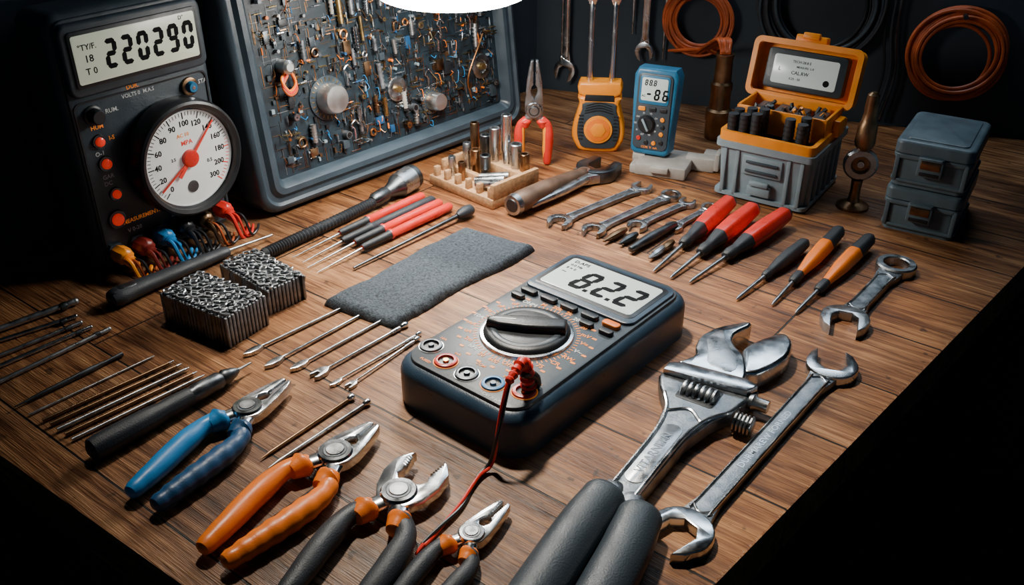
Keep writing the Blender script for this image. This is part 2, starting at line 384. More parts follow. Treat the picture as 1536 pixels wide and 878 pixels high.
# ------------------------------------------------------------------ pliers
def pliers(name,pv,tip,e1,e2,cA,cB,accent=None,jaw='comb',openA=4,r=.0095,hw=.017,th=.011,bulge=.012,steel=CHROME,Mx=None,zc=None,ribs=False,guard=None):
    m=MB(name)
    pv=Vector((*pv,0));F,L=frm(pv,(*tip,0))
    inv=F.inverted();a=inv@Vector((*e1,0));b=inv@Vector((*e2,0))
    if a.y<b.y: a,b=b,a;
    zc=zc if zc is not None else r*1.25
    base=(Mx or Matrix())@F@T(0,0,zc);s=hw/.017
    def jawo(sg):
        if jaw=='comb':
            o=[(-.016*s,.004*s),(-.012*s,.013*s),(-.002*s,.0175*s),(.010*s,.0175*s),(L*.55,.0135*s),(L*.85,.0085*s),(L,.0050*s),(L,.0003)]
            n=9
            for i in range(n): 
                x=L*(.97-.42*i/n);o+=[(x,.0003),(x-L*.42/n/2,.0014)]
            o+=[(L*.52,.0006),(L*.47,.0045*s),(L*.38,.006*s),(L*.29,.0035*s),(L*.25,.0006),(0,-.004*s)]
        else:
            o=[(-.016*s,.004*s),(-.010*s,.016*s),(.004*s,.022*s),(.022*s,.024*s),(L*.8,.020*s),(L,.011*s),(L*1.02,.006*s),(L*.93,.0085*s)]
            n=5
            for i in range(n):
                x=L*(.9-.3*i/n);o+=[(x,.006*s),(x-L*.03,.0085*s)]
            o+=[(L*.56,.008*s),(L*.45,.011*s),(L*.34,.008*s),(L*.28,.0),(0,-.004*s)]
        return [(x,y*sg) for x,y in o]
    for sg,z0,z1 in ((1,-th*.5,th*.46),(-1,-th*.46,th*.5)):
        m.M=base@RZ(openA*sg);m.prism(jawo(sg),z0,z1,.0014*s,steel)
    m.M=base
    m.lathe([(-th*.6,.0155*s),(th*.55,.0155*s),(th*.72,.014*s)],steel,n=40)
    m.lathe([(th*.7,.0085*s),(th*.85,.0075*s)],STEEL,n=24);m.lathe([(th*.72,.0105*s),(th*.76,.010*s)],DSTEEL,n=24)
    for e,sg,c,c2 in ((a,1,cA,cB),(b,-1,cB,cA)):
        ex,ey=e.x,e.y;le=-ex
        p0=(-.004*s,.004*s*sg,0);p1=(-.020*s,.0125*s*sg,0);pts=[p1,(-.30*le,ey*.30+(.013+bulge*.75)*sg*s*.9,0),(-.55*le,ey*.6+(.006+bulge)*sg*s*.8,0),(-.8*le,ey*.85+bulge*.5*sg*s,0),(ex,ey,0)]
        m.tube([p0,p1,pts[1]],[.0095*s,.0085*s,.006*s],steel,flat=th*.5/(.0085*s),n=14)
        q=cr(pts,8);start=2
        q=q[start:]
        m.tube(q,[r*.95,r*.92,r*1.12,r*1.1,r*1.0,r*.85],c,k=1,flat=.95,n=18,rib=(22 if ribs and sg<0 else 0),ribf=.05)
        g=q[0];m.tube([g+Vector((.004*s,.001*sg,0)),g,g+Vector((-.007*s,.001*sg,0))],[r*.7,r*1.25,r*1.0],guard or c,k=4,flat=.98,n=16)
        if accent:
            q2=[p+Vector((0,-r*.55*sg,.0)) for p in q[3:-4]]
            m.tube(q2,[r*.5,r*.62,r*.62,r*.45],accent,k=1,flat=1.38,n=14)
    return m
pliers('combination_pliers',(-.272,.772),(-.242,.822),(-.348,.654),(-.319,.637),BLU,DBLU,ribs=True,r=.0105,bulge=.010,openA=1).done()
pliers('combination_pliers',(-.170,.701),(-.138,.746),(-.262,.584),(-.237,.568),ORG,ORG,r=.0105,hw=.019,bulge=.012,ribs=True,openA=1).done()
pliers('slip_joint_pliers',(-.103,.645),(-.078,.694),(-.186,.522),(-.128,.505),RUB,RUB,guard=ORG,jaw='wide',openA=9,r=.0105,hw=.019,bulge=.010).done()
pliers('small_pliers',(-.035,.597),(-.006,.636),(-.100,.520),(-.070,.508),RUB,RUB,guard=ORG,r=.008,hw=.013,th=.009,bulge=.008,openA=2).done()
m=pliers('needle_nose_pliers',(0,0),(.082,0),(-.090,.023),(-.090,-.023),RED,RED,accent=YEL,r=.0078,hw=.0145,th=.01,bulge=.009,openA=1,steel=STEEL,zc=0,
   Mx=stand(.036,1.470,.0965,0)@RZ(90));m.done()
# ------------------------------------------------------------------ wrenches
def oe(R,w,rot=0,x=0,y=0,tip=1.08,n=18,dep=.38):
    a0=math.asin(w/2/R)+rad(17);o=[]
    for i in range(n+1):
        a=a0+(2*math.pi-2*a0)*i/n;k=tip if i in (0,n) else 1.;o.append((R*k*math.cos(a),R*k*math.sin(a)))
    xt=R*1.02;o+=[(xt,-w/2),(-.05*R,-w/2),(-dep*R,-w*.24),(-dep*R,w*.24),(-.05*R,w/2),(xt,w/2)]
    c,s=math.cos(rad(rot)),math.sin(rad(rot));return [(x+px*c-py*s,y+px*s+py*c) for px,py in o]
def wrench(m,p,q,R1,R2,ws,th,e1='o',e2='o',mat=CHROME,mat2=None,txt=None,r1=15,r2=15,rail=True,Mx=None):
    F,L=frm(p,q);B=(Mx or Matrix())@F;m.M=B;mat2=mat2 or mat
    o1=oe(R1,R1*1.05,180+r1);o2=oe(R2,R2*1.05,r2,x=L)
    def rg(x,R):
        K=m.M;m.M=m.M@T(x,0,0);m.lathe([(0,R*.62),(0,R),(th*.85,R),(th,R*.93),(th,R*.68),(th*.9,R*.62),(0,R*.62)],mat,n=36,caps=False);m.M=K
    if e1=='o': m.prism(o1,0,th,th*.16,mat)
    elif e1=='r': rg(0,R1)
    if e2=='o': m.prism(o2,0,th,th*.16,mat)
    elif e2=='r': rg(L,R2)
    a,b=(.45*R1 if e1=='o' else .72*R1),L-(.45*R2 if e2=='o' else .72*R2)
    h=ws/2;k1=R1*.62;k2=R2*.62
    up=[(a,k1),(a+R1*.6,h*1.35),(a+R1*1.4,h),(b-R2*1.4,h),(b-R2*.6,h*1.35),(b,k2)]
    o=up[::-1]+[(x,-y) for x,y in up]
    m.prism(o,th*.12,th*.74,th*.12,mat2)
    if rail:
        for sg in (1,-1):
            P=[(x,(y-h*.14)*sg,th*.74) for x,y in [(a+R1*.7,h*1.15),(a+R1*1.4,h),(b-R2*1.4,h),(b-R2*.7,h*1.15)]]
            m.tube(P,h*.16,mat,k=4,n=8)
        m.tube([(a+R1*.85,h*.9,th*.74),(a+R1*.6,0,th*.74),(a+R1*.85,-h*.9,th*.74)],h*.14,mat,k=5,n=8)
        m.tube([(b-R2*.85,h*.9,th*.74),(b-R2*.6,0,th*.74),(b-R2*.85,-h*.9,th*.74)],h*.14,mat,k=5,n=8)
    if txt: m.text(txt,L*.5,0,th*.745,h*.9,STEEL,sx=1.2)
m=MB('open_end_wrench');wrench(m,(.149,.605,.0),(.357,.861,.0),.029,.0285,.021,.012,mat2=CAST,r1=-14,r2=24,txt='DURMAREW FORNED');m.done()
m=MB('combination_wrench');wrench(m,(.402,.960),(.513,1.097),.029,.026,.022,.013,'o','r',mat=STEEL,mat2=CAST,r1=18);m.done()
for p,q,a,b,w,e1,e2 in (((.070,1.240),(.205,1.362),.019,.017,.015,'o','o'),((.118,1.212),(.247,1.333),.018,.016,.014,'o','r'),((.182,1.226),(.268,1.305),.015,.013,.011,'o','o')):
    m=MB('open_end_wrench');wrench(m,p,q,a,b,w,.009,e1,e2,mat=STEEL,mat2=CAST,r1=25);m.done()
m=MB('combination_wrench');wrench(m,(.235,1.222),(.300,1.288),.013,.014,.011,.008,'o','r',mat=STEEL,mat2=CAST);
m.M=Matrix();m.tube([(.165,1.146,.0078),(.195,1.18,.0078),(.235,1.222,.0078)],[.005,.0075,.006],DSTEEL,k=4,n=12);m.done()
for p,q,mt in (((.129,1.173),(.164,1.211),BRONZE),((.150,1.165),(.178,1.196),DSTEEL),((.186,1.122),(.212,1.155),STEEL),((.204,1.142),(.226,1.172),BRONZE)):
    m=MB('driver_bit');F,L=frm((*p,.006),(*q,.006));m.M=F;m.lathe([(0,.0015),(L*.25,.004),(L*.4,.0055),(L*.8,.0055),(L,.004)],mt,'x',8);m.done()
# large adjustable wrench
m=MB('adjustable_wrench')
F,L=frm((.205,.802),(.315,.969));B=F;m.M=B
mm=lambda P:[(x/1000,y/1000) for x,y in P]
beam=mm([(-225,17),(-190,15),(-90,17),(-45,26),(-20,44),(-4,53),(12,52),(22,46),(32,-38),(26,-48),(6,-44),(-22,-38),(-50,-26),(-90,-17),(-190,-15),(-225,-17)])
m.prism(beam,.003,.020,.004,CAST,steps=3)
for sg in (1,-1): m.tube([(-.210,.013*sg,.020),(-.17,.0125*sg,.020),(-.095,.0135*sg,.020),(-.055,.020*sg,.020),(-.030,.034*sg,.020)],.0024,CHROME,n=8)
m.tube([(-.057,.018,.020),(-.044,.0,.020),(-.057,-.018,.020)],.0022,CHROME,n=8)
m.prism(rrect(-.125,0,.10,.020,.010),.0195,.0208,.0004,STEEL);m.text('VITARNEFN',-.125,0,.0209,.013,CAST)
def soft(o,d=.12):
    r=[]
    for i in range(len(o)):
        a,b,c=Vector(o[i-1]),Vector(o[i]),Vector(o[(i+1)%len(o)]);r+=[tuple(b+(a-b)*d),tuple(b+(c-b)*d)]
    return r
jawA=soft(mm([(18,46),(46,32),(62,40),(84,45),(114,36),(147,9),(139,3),(114,13),(98,11),(86,2),(76,-12),(48,-26),(20,-32)]),.2)
m.prism(jawA,.004,.026,.0035,CHROME,steps=3)
jawB=soft(mm([(46,-22),(68,-14),(86,-5),(100,-7),(118,-13),(144,-27),(148,-36),(134,-48),(106,-53),(80,-47),(52,-35)]),.2)
m.prism(jawB,.002,.0235,.0045,CHROME,steps=3)
m.prism(soft(mm([(36,16),(60,24),(84,36),(112,28),(96,20),(78,6),(66,-8),(44,-16),(32,-12)]),.2),.0255,.0266,.0005,STEEL)
m.prism(mm([(0,50),(14,51),(24,38),(32,-32),(26,-46),(10,-40)]),.018,.027,.002,CHROME)
m.prism(rrect(-.014,.002,.034,.042,.004),.019,.0206,.0003,BLK)
for i in range(6):
    m.M=B@T(-.014,-.015+.0066*i,.0195);m.lathe([(-.003,.008),(-.001,.0115),(.001,.0115),(.003,.008)],STEEL,'y',20)
for i in range(5):
    m.M=B@T(-.026,-.044-.004*i,.012);m.lathe([(-.002,.008),(-.0008,.0105),(.0008,.0105),(.002,.008)],STEEL,'y',20,flute=10,fa=.04)
m.M=B@T(.012,-.052,.014);m.lathe([(-.012,.007),(.0,.007),(.004,.009),(.008,.008)],STEEL,'y',12)
m.M=Matrix()
m.tube([(.083,.637,.0195),(.056,.592,.0200),(.014,.515,.0205),(-.020,.450,.0205)],[.0205,.0218,.0222,.0222,.021],GRIP,flat=.85,n=28,k=6,blunt=True)
m.tube([(.112,.611,.0195),(.094,.568,.0200),(.060,.500,.0205),(.026,.435,.0205)],[.0205,.0218,.0222,.0222,.021],GRIP,flat=.85,n=28,k=6,blunt=True)
m.tube([(.078,.630,.015),(.092,.650,.014)],[.016,.014],CAST,flat=.7,n=16);m.tube([(.105,.606,.015),(.108,.635,.014)],[.015,.013],CAST,flat=.7,n=16);m.done()
# ------------------------------------------------------------------ screwdrivers
def sdriver(name,tip,mid,end,c1,c2,r=.0115,fl=6,style=0,sh=STEEL,rs=.0028):
    m=MB(name);Lp=(Vector(end)-Vector(tip)).length;ap=(Vector(mid)-Vector(tip)).length
    fr=(ap+.55*(Lp-ap))/Lp;ze=.0035+(r*1.10-.0035)/fr
    t=Vector((*tip,.0035));e=Vector((*end,ze));F,L=frm(t,e);a=ap
    m.M=F;m.lathe([(0,.0006),(.004,.0018),(.010,rs*.9),(a*.5,rs),(a+.01,rs)],sh,'x',12)
    h=L-a
    pr=[(a-.001,r*.38),(a+.001,r*.5),(a+h*.06,r*.62),(a+h*.14,r*.55),(a+h*.24,r*.72),(a+h*.38,r*.94),(a+h*.6,r*1.02),(a+h*.8,r*.92),(a+h*.93,r*.86),(a+h*.985,r*.6),(L,r*.25)]
    P=[]
    for i in range(len(pr)-1):
        for k in range(3):
            u=k/3;P.append((pr[i][0]*(1-u)+pr[i+1][0]*u,pr[i][1]*(1-u)+pr[i+1][1]*u))
    P.append(pr[-1])
    q=lambda i:(P[i][0]-a)/h
    if style==0: mf=lambda i,j:(c1 if q(i)<.30 or q(i)>.93 else c2)
    elif style==1: mf=lambda i,j:(c1 if (q(i)<.12 or q(i)>.62) else (c1 if (j//3)%4==0 else c2))
    else: mf=lambda i,j:c1
    m.lathe(P,c1,'x',24,flute=fl,fa=.045,matf=mf);m.done()
sdriver('screwdriver',(.349,.983),(.392,1.030),(.500,1.164),RUB,ORG,style=1)
sdriver('screwdriver',(.325,1.003),(.362,1.055),(.465,1.189),RUB,ORG,style=1)
sdriver('screwdriver',(.283,1.016),(.326,1.073),(.408,1.156),RUB,RUB,style=2,r=.010)
sdriver('screwdriver',(.231,1.060),(.288,1.122),(.402,1.236),RUB,RED,style=0,r=.0145)
sdriver('screwdriver',(.208,1.072),(.258,1.132),(.359,1.255),RUB,RED,style=0,r=.0145)
sdriver('screwdriver',(.188,1.090),(.236,1.158),(.330,1.283),RUB,RED,style=0,r=.0140)
m=MB('nut_driver');F,L=frm((-.300,.852,.011),(-.410,.706,.0140));m.M=F
m.lathe([(-.014,.0014),(.0,.0018),(.006,.0022)],STEEL,'x',10)
m.lathe([(.004,.003),(.010,.006),(.022,.0092),(.026,.0075),(.030,.0100),(.060,.0100),(.064,.009),(.070,.0095)],DSTEEL,'x',20)
m.lathe([(.066,.0095),(.090,.0105),(.100,.0100),(.115,.0118),(L-.012,.0126),(L-.003,.0115),(L,.006)],RUB,'x',24,flute=8,fa=.035);m.done()
# ------------------------------------------------------------------ pipe wrench (rear centre)
m=MB('pipe_wrench')
m.tube([(.012,1.278,.019),(.045,1.318,.019),(.085,1.365,.016),(.115,1.395,.014)],[.0175,.0155,.013,.012],WORN,n=18,flat=.95)
m.cyl((.006,1.271,.019),(.0,1.264,.019),.017,.0155,STEEL,20);m.cyl((.0,1.264,.019),(-.001,1.2628,.019),.011,.010,BLK,16)
m.tube([(.03,1.282,.012),(.08,1.335,.012),(.12,1.385,.012)],[.006,.008,.009],STEEL,n=12,flat=.9)
F,L=frm((.118,1.398),(.165,1.444));m.M=F
m.prism(oe(.034,.028,8,x=.028,tip=1.25),.002,.022,.003,DSTEEL)
m.prism(mm([(-30,-12),(0,-24),(20,-30),(24,30),(0,22),(-30,12)]),.004,.019,.003,STEEL)
m.M=F@T(-.002,0,.019);m.lathe([(0,.010),(.004,.009)],CHROME,n=20);m.done()
# ------------------------------------------------------------------ socket rack
m=MB('socket_rack');RKM=T(-.132,1.392,0)@RZ(-44.5);m.M=RKM
m.box(.073,.050,.008,.146,.104,.016,RACKW,.002)
m.box(.073,.035,.020,.146,.010,.014,RACKW,.001);m.box(.073,.080,.024,.146,.022,.022,RACKW,.002)
for i in range(6): m.box(.012+i*.0245,.006,.022,.007,.010,.020,RACKW,.001)
m.box(.142,.05,.026,.008,.10,.026,RACKW,.001);m.box(.004,.06,.024,.008,.07,.022,RACKW,.001)
for x,y,h,r,mt in ((.022,.080,.075,.0075,BRONZE),(.045,.082,.060,.009,DSTEEL),(.068,.080,.078,.0085,STEEL),(.092,.082,.105,.0085,CHROME),(.112,.083,.062,.010,STEEL),(.130,.084,.05,.008,BRONZE),
    (.030,.055,.05,.007,STEEL),(.052,.053,.045,.0085,BRONZE),(.075,.052,.042,.009,DSTEEL),(.030,.022,.036,.006,STEEL),(.055,.020,.034,.006,BRONZE)):
    m.M=RKM@T(x,y,.014);m.lathe([(0,r*.8),(h*.4,r*.8),(h*.45,r),(h-.002,r),(h-.001,r*.9),(h-.001,r*.6),(h*.8,r*.55)],mt,n=18)
m.M=RKM
for a in ((.085,.020,.125,.045),(.095,.012,.138,.030),(.08,.035,.12,.060)): m.cyl((a[0],a[1],.024),(a[2],a[3],.03),.006,.007,STEEL,14)
m.done()
# ------------------------------------------------------------------ orange tool with two shafts
m=MB('cable_reel_tool');B=stand(.150,1.545,0.002,-7,0);m.M=B@T(0,0,-.018)
body=crs(mm([(-26,-2),(-38,8),(-45,24),(-44,44),(-38,66),(-34,84),(-32,96),(32,96),(34,84),(38,66),(44,44),(45,24),(38,8),(26,-2)]),3)
m.prism(body,0,.034,.006,YEL,steps=3)
m.prism(mm([(-24,94),(-36,100),(-38,112),(-34,120),(34,120),(38,112),(36,100),(24,94)]),.001,.034,.005,YEL,steps=3)
m.prism(mm([(-26,88),(26,88),(24,100),(-24,100)]),.002,.0352,.002,BLK)
inn=crs(mm([(-22,6),(-32,16),(-36,32),(-35,52),(-29,74),(-24,86),(24,86),(29,74),(35,52),(36,32),(32,16),(22,6)]),3)
m.prism(inn,.030,.0375,.002,FACE2)
m.prism(circ(0,.040,.0245,40),.037,.0405,.001,YEL);m.prism(circ(0,.040,.0205,40),.040,.0415,.0008,ORG);m.prism(circ(0,.040,.0135,6),.041,.0425,.0005,YEL)
for i in range(4): m.tube([(-.024+i*.001,.068+i*.0045,.0375),(0,.074+i*.0045,.038),(.024-i*.001,.068+i*.0045,.0375)],.0011,BLK,n=6,k=4)
for s in (-1,1):
    for i in range(8): m.tube([(s*.033,.022+i*.006,.0372),(s*.0265,.022+i*.006,.038)],.0012,BLK,n=6)
    x=s*.019
    m.tube([(x,.112,.017),(x,.20,.015),(x,.250,.012)],[.0055,.0045,.0052],CHROME,n=12,k=4)
    m.prism([(x-.005,.245),(x-.014,.268),(x-.015,.296),(x-.009,.302),(x-.007,.274),(x+.007,.274),(x+.009,.302),(x+.015,.296),(x+.014,.268),(x+.005,.245)],.007,.017,.001,CHROME)
m.done()
# ------------------------------------------------------------------ blue meter on stand
m=MB('meter_stand');m.M=T(.193,1.419,0)@RZ(-22)
m.box(.045,.055,.010,.085,.085,.020,LGREY,.003);m.box(.100,.075,.012,.050,.026,.024,LGREY,.004);m.box(.112,.105,.010,.028,.04,.018,LGREY,.003)
m.box(.005,.030,.008,.022,.03,.016,LGREY,.003);m.box(.045,.012,.014,.030,.012,.010,LGREY,.002)
m.box(.128,.075,.020,.008,.03,.030,LGREY,.002);m.M=m.M@T(.000,.062,.0145);m.lathe([(-.01,.014),(.01,.014)],LGREY,'x',20);m.done()
m=MB('handheld_meter');B=stand(.233,1.470,.0215,-24,6);m.M=B@T(0,0,-.017)
hb=[(-.033,.006),(-.026,0),(.026,0),(.033,.006),(.034,.05),(.036,.085),(.037,.130),(.031,.142),(-.031,.142),(-.037,.130),(-.036,.085),(-.034,.05)]
m.prism(hb,-.0,.034,.006,TBL,steps=4)
m.prism(rrect(0,.072,.058,.124,.009),.033,.0365,.0015,FACE)
m.prism(rrect(0,.108,.050,.046,.005),.036,.0378,.0008,TBL);m.prism(rrect(0,.109,.043,.037,.003),.0375,.0385,.0003,LCD)
m.seg('88.8',-.017,.1150,.0386,.0095,INK,sl=.1);m.seg('-86',-.014,.0925,.0386,.0180,INK,sl=.1);m.text('AC',-.017,.098,.0386,.005,INK)
for i in range(3): m.prism(rrect(-.018+i*.018,.077,.012,.007,.002),.036,.0385,.001,(YEL,BLK,BLK)[i])
K=m.M;m.M=K@T(-.008,.052,.0365);m.lathe([(0,.015),(.003,.014),(.006,.012),(.006,.006)],BLK,n=32);m.box(0,0,.008,.004,.022,.006,GREY,.001,M=RZ(30));m.M=K
for x,y,c in ((.018,.062,YEL),(.019,.050,BLK),(.018,.038,YEL),(-.019,.028,RED),(-.006,.022,BLK),(.007,.022,YEL),(.019,.024,BLK)): 
    m.prism(circ(x,y,.0038,14),.036,.0385,.0008,c)
for i in range(10): m.text('IOV'[i%3]+str(i),-.008+.019*math.cos(i*.63),.052+.0185*math.sin(i*.63),.0367,.004,WHT)
m.text('COM  V  mA',0,.014,.0367,.005,OINK);m.done()
# ------------------------------------------------------------------ bronze canister, coils, wall tools
m=MB('bronze_canister');m.M=T(.368,1.600,0)
m.lathe([(0,.021),(.012,.0215),(.03,.0215),(.034,.023),(.052,.023),(.056,.0185),(.085,.0175),(.09,.019),(.10,.019),(.104,.0155),(.145,.0145),(.148,.016),(.152,.016),(.152,.011),(.10,.010)],BRONZE,n=32);m.done()
def wp2(x,z,off=.0): return (x-.333*off,WX(x)-.943*off,z)
def coil(name,x,z,R,n,rw,mat,tail=None,mats=None,sq=1.):
    m=MB(name)
    for i in range(n):
        ph=random.uniform(0,6.28);pts=[]
        rr=R*(1-.06*(i%5)+random.uniform(-.02,.02));o=.012+.0045*(i//4)+random.uniform(0,.003);sx=random.uniform(-.006,.006);sz=random.uniform(-.006,.006)
        for k in range(28):
            a=2*math.pi*k/28;w=1+.02*math.sin(2*a+ph)
            pts.append(wp2(x+sx+rr*w*math.cos(a)*.943,z+sz+rr*w*math.sin(a)*sq,o))
        pts.append(pts[0]);m.tube(pts,rw,mats[i%len(mats)] if mats else mat,k=2,n=8,closed=True)
    m.cyl(wp2(x,z+R*.9*sq,.0),wp2(x,z+R*.93*sq,.045),.004,.004,DSTEEL,10)
    if tail:
        for t in tail: m.tube(t,rw,mats[0] if mats else mat,n=8,k=5)
    return m
tl=[]
for i in range(7):
    d=.003*(i-3);tl.append([wp2(.357+.05*math.sin(i),.105,.02),(.362+d,1.72,.13),(.366+d*1.2,1.62+.002*(i%3),.172),(.368+d*.8,1.602,.158),(.368+d*.8,1.60,.1525)])
coil('cable_coil',.357,.166,.062,15,.0028,CWIRE,tail=tl).done()
coil('cable_coil',.560,.215,.105,16,.0030,BLK,mats=[RUB,FACE2,BLK]).done()
coil('cable_coil',.783,.141,.078,13,.0034,CWIRE).done()
m=MB('hanging_cable')
for i,x in enumerate((.672,.682,.690)): m.tube([wp2(x,.42,.012),wp2(x-.006,.2,.014),wp2(x+.006,.1,.016),wp2(x-.004,.015,.02)],.0026,(BLK,RUB,DSTEEL)[i],n=8,k=6)
m.cyl(wp2(.682,.415,.0),wp2(.682,.415,.03),.003,.003,DSTEEL,8)
m.done()
wa=math.degrees(math.atan(-.353))
def wallwrench(name,x,z,L,R,mat,r1):
    m=MB(name);B=stand(*wp2(x,0,.020)[:2],z,wa)
    wrench(m,(0,0),(0,L),R,R*.9,R*.75,.007,'o','r',mat=mat,r1=r1,Mx=B)
    m.M=Matrix();m.cyl(wp2(x,z+L,.0),wp2(x,z+L,.035),.003,.003,DSTEEL,8);m.done()
wallwrench('combination_wrench',.114,.047,.30,.022,CHROME,-14)
wallwrench('combination_wrench',.264,.100,.26,.018,CHROME,12)
for x,z in ((.238,.13),(.297,.085)):
    m=MB('metal_file');m.tube([wp2(x,z,.012),wp2(x,z+.1,.012),wp2(x,z+.28,.012)],[.0015,.0038,.0045],STEEL,n=8);m.cyl(wp2(x,z+.26,.0),wp2(x,z+.26,.02),.002,.002,DSTEEL,8);m.done()
# ------------------------------------------------------------------ toolbox
m=MB('toolbox');B=T(.317,1.352,0)@RZ(-34.3);m.M=B;bw,bd,bh=.144,.160,.092
n8=rrect(bw/2,bd/2,bw-.012,bd-.012,.008,3);n9=rrect(bw/2,bd/2,bw,bd,.008,3);n7=rrect(bw/2,bd/2,bw-.012,bd-.012,.006,3)
k=len(n8);vs=[(x,y,0) for x,y in n8]+[(x,y,bh) for x,y in n9]+[(x,y,bh) for x,y in n7]+[(x,y,.01) for x,y in n7];fs=[list(range(k))[::-1],[3*k+i for i in range(k)]]
for a in range(3):
    for i in range(k): j=(i+1)%k;fs.append([a*k+i,a*k+j,(a+1)*k+j,(a+1)*k+i])
m.add(vs,fs,GREY)
m.ring(rrect(bw/2,bd/2,bw+.010,bd+.010,.010,3),rrect(bw/2,bd/2,bw-.010,bd-.010,.007,3),bh-.010,bh,GREY)
m.ring(rrect(bw/2,bd/2,bw+.003,bd+.003,.010,3),rrect(bw/2,bd/2,bw-.012,bd-.012,.007,3),.004,.010,GREY)
for i in range(7):
    x=.012+i*(bw-.024)/6
    if 2<=i<=4: continue
    m.box(x,.0015,.045,.006,.006,.078,GREY,.001)
for i in range(6): m.box(bw-.0015,.018+i*(bd-.036)/5,.045,.006,.006,.078,GREY,.001)
m.box(bw/2,.001,.060,.062,.006,.030,GREY,.002)
for i in range(2): m.box(bw/2,-.003,.052+i*.014,.050,.004,.004,FACE2,.001)
m.box(bw/2,-.001,.022,.036,.008,.016,GREY,.002);m.box(bw/2,-.004,.034,.030,.008,.008,GREY,.002)
m.ring(rrect(bw/2,bd/2,bw+.004,bd+.004,.010,3),rrect(bw/2,bd/2,bw-.010,bd-.010,.007,3),bh,bh+.014,YEL)
def openbox(x0,y0,z0,sx,sy,sz,t,mat):
    m.box(x0+sx/2,y0+sy/2,z0+t/2,sx,sy,t,mat);m.box(x0+sx/2,y0+t/2,z0+sz/2,sx,t,sz,mat,.001);m.box(x0+sx/2,y0+sy-t/2,z0+sz/2,sx,t,sz,mat,.001)
    m.box(x0+t/2,y0+sy/2,z0+sz/2,t,sy,sz,mat,.001);m.box(x0+sx-t/2,y0+sy/2,z0+sz/2,t,sy,sz,mat,.001)
openbox(.002,.052,bh+.002,bw-.004,.078,.038,.004,YEL)
for x,y,h in ((.013,.014,.060),(.031,.014,.062),(.049,.014,.066),(.014,.034,.062),(.033,.036,.066),(.052,.036,.068),(.098,.020,.066),(.118,.018,.062),(.116,.038,.066)):
    m.cyl((x,y,bh-.045),(x,y,bh-.05+h+.028),.0078,.0078,RUB,16);
    for q in range(5): 
        m.M=B@T(x,y,bh+.004+q*.007);m.lathe([(0,.0084),(.002,.0084)],BLK,n=16);m.M=B
for i in range(22):
    a=random.uniform(0,180);x=random.uniform(.018,.125);y=random.uniform(.068,.115);l=.010
    m.cyl((x-l*math.cos(a),y-l*math.sin(a)*.6,bh+.014),(x+l*math.cos(a),y+l*math.sin(a)*.6,bh+.036),.003,.003,random.choice([STEEL,DSTEEL,RUB,FACE2,YEL]),8)
for x in (.03,.06,.09,.12): m.box(x,.092,bh+.026,.018,.050,.012,FACE2,.002)
m.box(bw+.004,.10,bh+.018,.010,.03,.026,YEL,.002);m.box(-.004,.10,bh+.018,.010,.03,.026,YEL,.002)
m.box(bw/2,.137,bh+.018,.120,.010,.040,YEL,.002)
m.M=B@T(-.014,.133,bh+.036)@RX(90)@RX(-14);lw,lh=.166,.086
m.prism(rrect(lw/2,lh/2,lw,lh,.010),-.030,-.024,.003,YEL)
m.ring(rrect(lw/2,lh/2,lw,lh,.010),rrect(lw/2,lh/2,lw-.012,lh-.012,.006),-.026,.004,YEL)
m.ring(rrect(lw/2,lh/2,lw+.006,lh+.006,.012),rrect(lw/2,lh/2,lw-.010,lh-.010,.007),.000,.006,YEL)
m.prism(rrect(lw/2,lh/2,lw*.76,lh*.72,.006),-.026,-.004,.002,FACE2)
m.prism(rrect(lw/2,lh/2,lw*.62,lh*.52,.004),-.005,-.0035,.0003,LCD)
m.text('TECH-28.8 E',lw*.46,lh*.66,-.0034,.0055,INK);m.text('L',lw*.26,lh*.5,-.0034,.008,INK);m.text('MEASURE  L-0',lw*.50,lh*.57,-.0034,.0045,INK);m.text('CAL.RW',lw*.46,lh*.46,-.0034,.0075,INK);m.text('0.25 - 50',lw*.42,lh*.35,-.0034,.005,INK);m.prism(circ(lw*.72,lh*.36,.005,20),-.0036,-.0033,0,INK)
m.box(lw*.5,lh+.006,-.010,.050,.014,.018,YEL,.003);m.box(lw*.5,lh+.012,-.002,.026,.010,.010,YEL,.002)
m.done()
# ------------------------------------------------------------------ valve
m=MB('pipe_valve');B=T(.520,1.302,0);m.M=B
m.lathe([(0,.024),(.004,.024),(.007,.019),(.010,.010),(.016,.008),(.030,.0075),(.045,.0085)],BRONZE,n=28)
m.lathe([(.092,.008),(.098,.013),(.104,.015),(.130,.014),(.136,.011),(.150,.009),(.156,.0095),(.176,.0085),(.180,.004)],BRONZE,n=24)
m.M=B@stand(0,0,.070,-15)@T(0,0,-.006)
m.lathe([(0,.012),(0,.023),(.003,.025),(.010,.025),(.013,.022),(.013,.014),(.009,.012),(0,.012)],STEEL,n=36,caps=False);m.lathe([(.003,.0125),(.007,.012)],BRONZE,n=24);m.lathe([(.006,.006),(.011,.005)],CHROME,n=16)
m.M=B@T(.0,0,.055);m.done()
